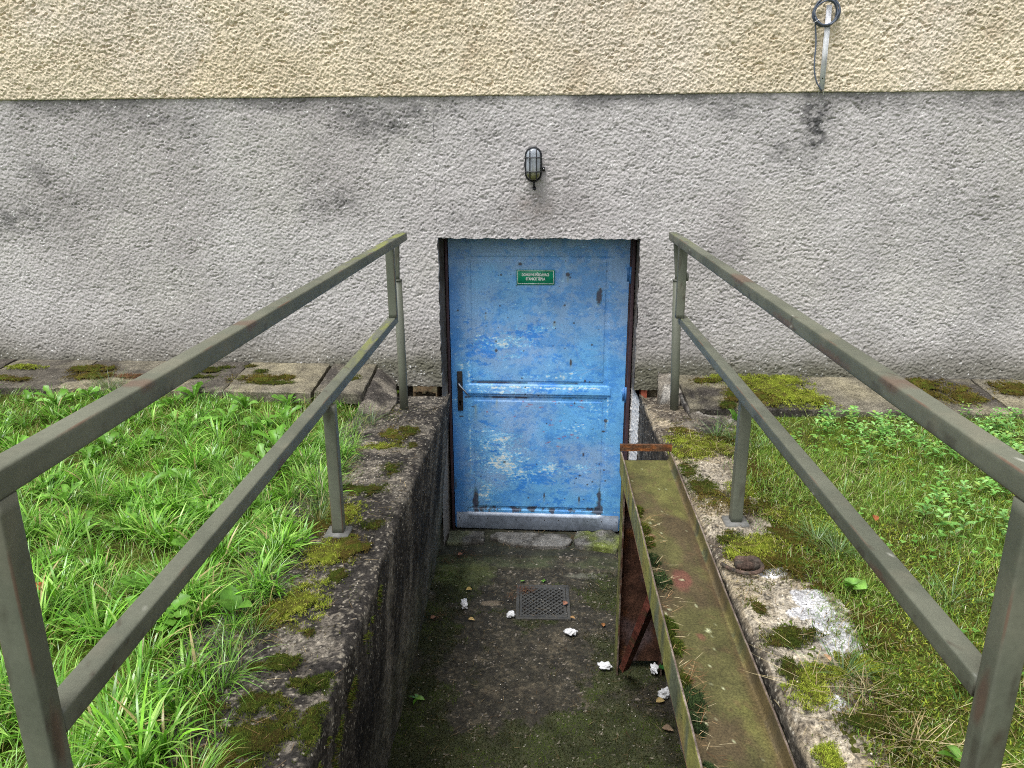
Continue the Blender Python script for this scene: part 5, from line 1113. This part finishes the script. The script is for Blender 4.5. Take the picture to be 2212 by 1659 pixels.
# plant litter: needles, twigs, stalks
g = G(); n = 900; x, y = RNG.uniform(-.56, .6, n), RNG.uniform(2.2, 4.3, n); az = RNG.uniform(0, 2 * np.pi, n)
blades(g, np.stack([x, y, zF(x, y) + .006], -1), RNG.uniform(.012, .07, n) * RNG.uniform(.3, 1, n), np.full(n, .0014), az, RNG.uniform(1.4, 1.56, n), RNG.uniform(-.1, .12, n), pick([(124, 108, 78), (98, 78, 54), (148, 130, 98), (84, 62, 44)], n, .15), 2, 1.0)
n = 260; x, y = RNG.uniform(-.25, .5, n), RNG.normal(4.31, .05, n)
blades(g, np.stack([x, y, np.full(n, -1.02)], -1), RNG.uniform(.02, .08, n), np.full(n, .0013), RNG.uniform(0, 2 * np.pi, n), RNG.uniform(1.2, 1.56, n), RNG.uniform(-.1, .2, n), pick([(112, 84, 58), (98, 70, 46), (140, 118, 84)], n), 2, 1.0)
for (cx, cy, s_, n) in ((-.045, 3.75, .03, 160), (-.42, 4.12, .05, 140), (-.50, 4.05, .03, 80), (-.50, 3.5, .03, 60), (-.12, 3.68, .02, 50)):
    x, y = RNG.normal(cx, s_, n), RNG.normal(cy, s_ * .7, n); blades(g, np.stack([x, y, FZ + RNG.uniform(.008, .03, n)], -1), RNG.uniform(.01, .03, n), np.full(n, .0013), RNG.uniform(0, 6.28, n), RNG.uniform(.8, 1.8, n), RNG.uniform(-.6, .6, n), pick([(116, 78, 54), (96, 64, 44), (132, 98, 70)], n), 2, 1.0)
n = 150; x, y = RNG.uniform(-.78, -.5, n), RNG.uniform(1.3, 3.9, n)
blades(g, np.stack([x, y, np.full(n, .012)], -1), RNG.uniform(.01, .09, n) ** 1.1, np.full(n, .0013), RNG.uniform(0, 6.28, n), RNG.uniform(1.3, 1.55, n), RNG.uniform(-.1, .15, n), pick([(190, 170, 128), (150, 126, 90), (120, 96, 64)], n), 3, 1.0)
n = 420; x, y = RNG.uniform(.62, 1.0, n), RNG.uniform(1.3, 3.6, n)
blades(g, np.stack([x, y, np.full(n, .014)], -1), RNG.uniform(.01, .09, n), np.full(n, .0013), RNG.uniform(0, 6.28, n), RNG.uniform(1.25, 1.55, n), RNG.uniform(-.1, .2, n), pick([(196, 180, 140), (160, 140, 104), (128, 104, 72)], n), 3, 1.0)
n = 150; x, y = RNG.uniform(.40, .46, n), RNG.uniform(1.4, 2.75, n)
blades(g, np.stack([x, y, rimz(y) - .5 * hgt(y) + .02], -1), RNG.uniform(.01, .06, n), np.full(n, .0013), RNG.uniform(-1.2, 1.2, n), RNG.uniform(1.2, 1.56, n), RNG.uniform(-.1, .2, n), pick([(180, 150, 110), (130, 96, 66), (200, 186, 150)], n), 3, 1.0)
tag(build(g, 'plant_litter', M_litter, loc=(0, 3, FZ)), 'dry needles, stalks and twigs scattered on floor, walls and chute', 'plant litter', kind='stuff')
# gravel crumbs
g = G()
def crumb(g, x, y, z, r, col):
    rs = RNG; v = np.array([(1, 0, 0), (-1, 0, 0), (0, 1, 0), (0, -1, 0), (0, 0, .7), (0, 0, -.7)]) * r * rs.uniform(.6, 1.2, (6, 3)) + (x, y, z)
    g.add(v, f3=[(0, 2, 4), (2, 1, 4), (1, 3, 4), (3, 0, 4), (2, 0, 5), (1, 2, 5), (3, 1, 5), (0, 3, 5)], col=col)
for _ in range(260):
    crumb(g, RNG.uniform(-.56, .6), RNG.uniform(2.25, 4.2), FZ + .008, RNG.uniform(.0015, .0038), L(*random.choice([(190, 184, 170), (150, 138, 120), (214, 210, 200)])))
for _ in range(330):
    x = RNG.uniform(.63, .95); crumb(g, x, RNG.uniform(1.3, 3.6), .008, RNG.uniform(.002, .005), L(*random.choice([(196, 184, 156), (160, 146, 120), (214, 206, 190), (110, 100, 90)])))
for _ in range(200):
    x = RNG.uniform(-.78, -.5); crumb(g, x, RNG.uniform(1.2, 3.9), .006, RNG.uniform(.002, .0045), L(*random.choice([(176, 166, 148), (140, 128, 110), (200, 194, 180)])))
tag(build(g, 'gravel', M_brick, loc=(0, 3, FZ)), 'pale gravel crumbs scattered over the concrete', 'gravel', kind='stuff')

# fallen leaves ------------------------------------------------------
def leaf_mesh(g, x, y, z, ln, wd, az, colr, tilt=.2, cup=.3, lobed=0, droop=0, base_up=0., ns=9, lob=.35, vein=.85):
    """one leaf blade starting at (x,y,z), pointing along az, rising by base_up and drooping"""
    s_ = np.linspace(0, 1, ns); w = np.sin(np.pi * s_ ** .8) ** .8 * wd / 2
    if lobed: w = wd / 2 * (s_ ** .75 * 1.25) * np.where(s_ > .93, .45, 1) * (1 - lob * (np.arange(ns) % 2)); w[-1] = .0008; w[0] = .003
    a = base_up - droop * s_; r = np.r_[0, np.cumsum(np.cos(a[:-1]) * ln / (ns - 1))]; h = np.r_[0, np.cumsum(np.sin(a[:-1]) * ln / (ns - 1))]
    dx, dy = math.cos(az), math.sin(az); px, py = -dy, dx
    rows = []
    for q in (-1, -.5, 0, .5, 1):
        rows.append(np.stack([x + dx * r + px * w * q, y + dy * r + py * w * q, z + h + cup * w * abs(q) + tilt * w * q], -1))
    P = np.array(rows).transpose(1, 0, 2); C = np.ones(P.shape) * colr; C[:, 2] = C[:, 2] * 1.25 if vein < 1 else C[:, 2]
    g.grid(P, C)
def fallen(x, y, z, ln, wd, az, rgb, label):
    g = G(); leaf_mesh(g, x, y, z, ln, wd, az, L(*rgb), .15, .5, 0, .5, .25); tag(build(g, 'fallen_leaf', M_litter, smooth=True), label, 'leaf', 'fallen leaves')
zf = FZ + .012
fallen(-.37, 3.75, zf, .034, .026, .1, (206, 178, 112), 'yellow leaf on the moss behind the leftmost paper ball')
fallen(-.335, 3.47, zf, .036, .022, -.3, (214, 184, 126), 'tan leaf in front of the leftmost paper ball')
fallen(-.53, 3.47, zf, .030, .024, .6, (162, 122, 100), 'pinkish brown leaf against the foot of the left wall')
fallen(.165, 3.60, zf + .008, .034, .028, .9, (158, 112, 92), 'pinkish leaf on the right edge of the drain grate')
fallen(.195, 3.50, zf, .030, .016, -.5, (172, 136, 92), 'small curled leaf at the front right corner of the drain grate')
fallen(.545, 2.86, zf, .040, .028, .2, (196, 172, 116), 'yellowish leaf in front of the paper ball by the chute edge')
fallen(.545, 2.70, zf, .05, .03, -.4, (136, 116, 96), 'withered grey brown leaf on the floor beside the chute')
fallen(-.45, 4.10, zf + .02, .032, .024, .2, (158, 112, 92), 'pink brown leaf in the corner below the door')
fallen(.36, 3.42, zf, .03, .02, 1.4, (150, 104, 66), 'orange leaf on the floor left of the chute leg')
fallen(-1.42, 1.90, .09, .06, .035, 2.2, (152, 78, 44), 'red brown curled leaf lying in the long grass')
fallen(1.22, 2.52, .03, .045, .022, 1.2, (146, 88, 56), 'orange brown leaf in the short grass behind the right middle post')
fallen(.77, 1.72, .03, .03, .016, 1.9, (176, 144, 112), 'small pale leaf on the right lawn edge below the white lichen')

# green broad-leaved plants ------------------------------------------
GR = [(118, 170, 66), (104, 156, 54), (134, 184, 84), (94, 144, 46)]
def rosette(name, x, y, z, nl, ln, wd, label, cat='plant', group=None, lob=.35, up=.75, seed=0, pal=GR, lobed=1):
    r = random.Random(seed); g = G()
    for k in range(nl):
        az = k / nl * 6.283 + r.uniform(-.35, .35); l_ = ln * r.uniform(.6, 1.15)
        leaf_mesh(g, x, y, z, l_, wd * r.uniform(.7, 1.15), az, L(*r.choice(pal)) * r.uniform(.85, 1.15), r.uniform(-.5, .5), r.uniform(.1, .4), lobed, r.uniform(.6, 1.5), up + r.uniform(-.3, .35), 11, lob)
    o = build(g, name, M_weed, loc=(x, y, z)); return tag(o, label, cat, group)
DL = 'leafy green dandelion rosette growing among the long grass of the left lawn'
protos = []
pts = []
rg = random.Random(77)
while len(pts) < 60:
    x, y = rg.uniform(-3.1, -.92), rg.uniform(1.75, 3.78)
    if abs(x) > .72 * y + .45: continue
    if all((x - a) ** 2 + (y - b_) ** 2 > .016 for a, b_ in pts): pts.append((x, y))
for k, (x, y) in enumerate(pts):
    z = float(zL(np.array(x), np.array(y)))
    if k < 5:
        o = rosette('dandelion', x, y, z + .01, (9, 7, 11, 8, 10)[k], (.12, .10, .11, .13, .09)[k], (.040, .034, .036, .042, .030)[k], DL, 'dandelion', 'dandelions in the left lawn', (.4, .25, .45, .3, .15)[k], 1.0, seed=50 + k); protos.append(o)
    else:
        o = protos[k % 5].copy(); COL.objects.link(o); o.location = (x, y, z + .01); o.rotation_euler = (0, 0, rg.uniform(0, 6.28)); s_ = rg.uniform(.75, 1.15); o.scale = (s_, s_, s_ * rg.uniform(.85, 1.2)); o['label'] = DL
rosette('broadleaf_weed', -.86, 1.90, .03, 3, .12, .055, 'plant with one large oval leaf reaching over the left wall edge', 'weed', None, 0, .9, 91, lobed=0)
rosette('wall_seedling', -.515, 2.86, FZ + .01, 4, .045, .018, 'small seedling growing at the foot of the left wall on the pit floor', 'weed', None, 0, .4, 92, lobed=0)
rosette('seedling', -.055, 3.845, FZ + .012, 4, .018, .011, 'tiny seedling behind the left half of the drain grate', 'weed', None, 0, .6, 93, lobed=0)
rosette('seedling', .062, 3.85, FZ + .012, 4, .018, .011, 'tiny seedling behind the right half of the drain grate', 'weed', None, 0, .6, 94, lobed=0)
rosette('broadleaf_weed', 1.0, 3.63, .01, 5, .09, .03, 'small upright leafy weed at the front edge of the bright moss slab', 'weed', None, .1, 1.1, 95, lobed=0)
rosette('broadleaf_weed', .98, 2.10, .02, 5, .055, .045, 'pale round leaved weed beside the white lichen patch', 'weed', None, 0, .5, 96, lobed=0)
rosette('broadleaf_weed', 1.075, 1.645, .03, 3, .07, .04, 'plant with a shiny oval leaf near the foot of the right near post', 'weed', None, 0, .7, 97, lobed=0)
rosette('broadleaf_weed', .93, 1.40, .02, 4, .05, .03, 'low round leaved weed at the bottom edge of the right lawn', 'weed', None, 0, .5, 98, lobed=0)
g = G(); leaf_mesh(g, .585, 3.045, FZ + .06, .035, .026, .2, L(40, 92, 40), .1, .2, 0, .6, .2); leaf_mesh(g, .585, 3.045, FZ + .06, .03, .024, -.9, L(44, 98, 44), .1, .2, 0, .6, .2); g.tube([(.575, 3.06, FZ + .0), (.585, 3.045, FZ + .06)], .001, 5, col=L(60, 100, 44))
tag(build(g, 'seedling', M_weed), 'dark green two leaved sprig behind the paper ball under the chute', 'weed')
# small leafy sprigs, right lawn: countless
g = G()
def sprig(g, x, y, h, s_):
    n = int(h / .016); az0 = RNG.uniform(0, 6.28); la = RNG.uniform(0, 6.28); z0 = float(zR(np.array(x), np.array(y)))
    for k in range(2, n + 1):
        zz = z0 + k * .015; sx, sy = x + math.cos(la) * (k * .004), y + math.sin(la) * (k * .004); a = az0 + k * 1.57
        cc = 1.15 * L(*random.choice([(128, 178, 96), (112, 162, 78), (146, 190, 116), (100, 148, 64), (140, 168, 84)])) * RNG.uniform(.85, 1.15)
        for q in (0, math.pi): leaf_mesh(g, sx, sy, zz, s_ * RNG.uniform(.8, 1.2) * (.5 if k == n else 1), s_ * .42, a + q, cc, 0, .3, 0, .6, .5, ns=5)
cnt = 0
while cnt < 520:
    x, y = RNG.uniform(1.25, 3.0), RNG.uniform(1.7, 3.68)
    if x > .72 * y + .35: continue
    pr = sm(-.1, .35, fbm(np.array(x * 2.4), np.array(y * 2.4), 1700, 3) + .95 * sm(1.15, 1.9, np.array(x + .12 * (3.3 - y))) - .32)
    if RNG.random() < float(pr): sprig(g, x, y, RNG.uniform(.04, .11), RNG.uniform(.024, .040)); cnt += 1
tag(build(g, 'leafy_ground_cover', M_weed, loc=(2, 2.8, 0)), 'mass of small pale green leafy sprigs at the right side of the lawn', 'ground cover', kind='stuff')
g = G()   # clover-like low leaves through the right lawn
for _ in range(900):
    x, y = RNG.uniform(1.1, 2.9), RNG.uniform(1.3, 3.5)
    if x > .72 * y + .35 or float(fbm(np.array(x * 3), np.array(y * 3), 1800, 3)) < .0: continue
    a = RNG.uniform(0, 6.28); z0 = float(zR(np.array(x), np.array(y))) + RNG.uniform(.012, .035); cc = L(*random.choice([(112, 166, 70), (96, 150, 60), (130, 178, 84)]))
    for q in range(3): leaf_mesh(g, x, y, z0, .013, .012, a + q * 2.09, cc, 0, .2, 0, .2, .15, ns=4)
tag(build(g, 'clover', M_weed, loc=(2, 2.4, 0)), 'low clover leaves scattered through the right lawn', 'clover', kind='stuff')
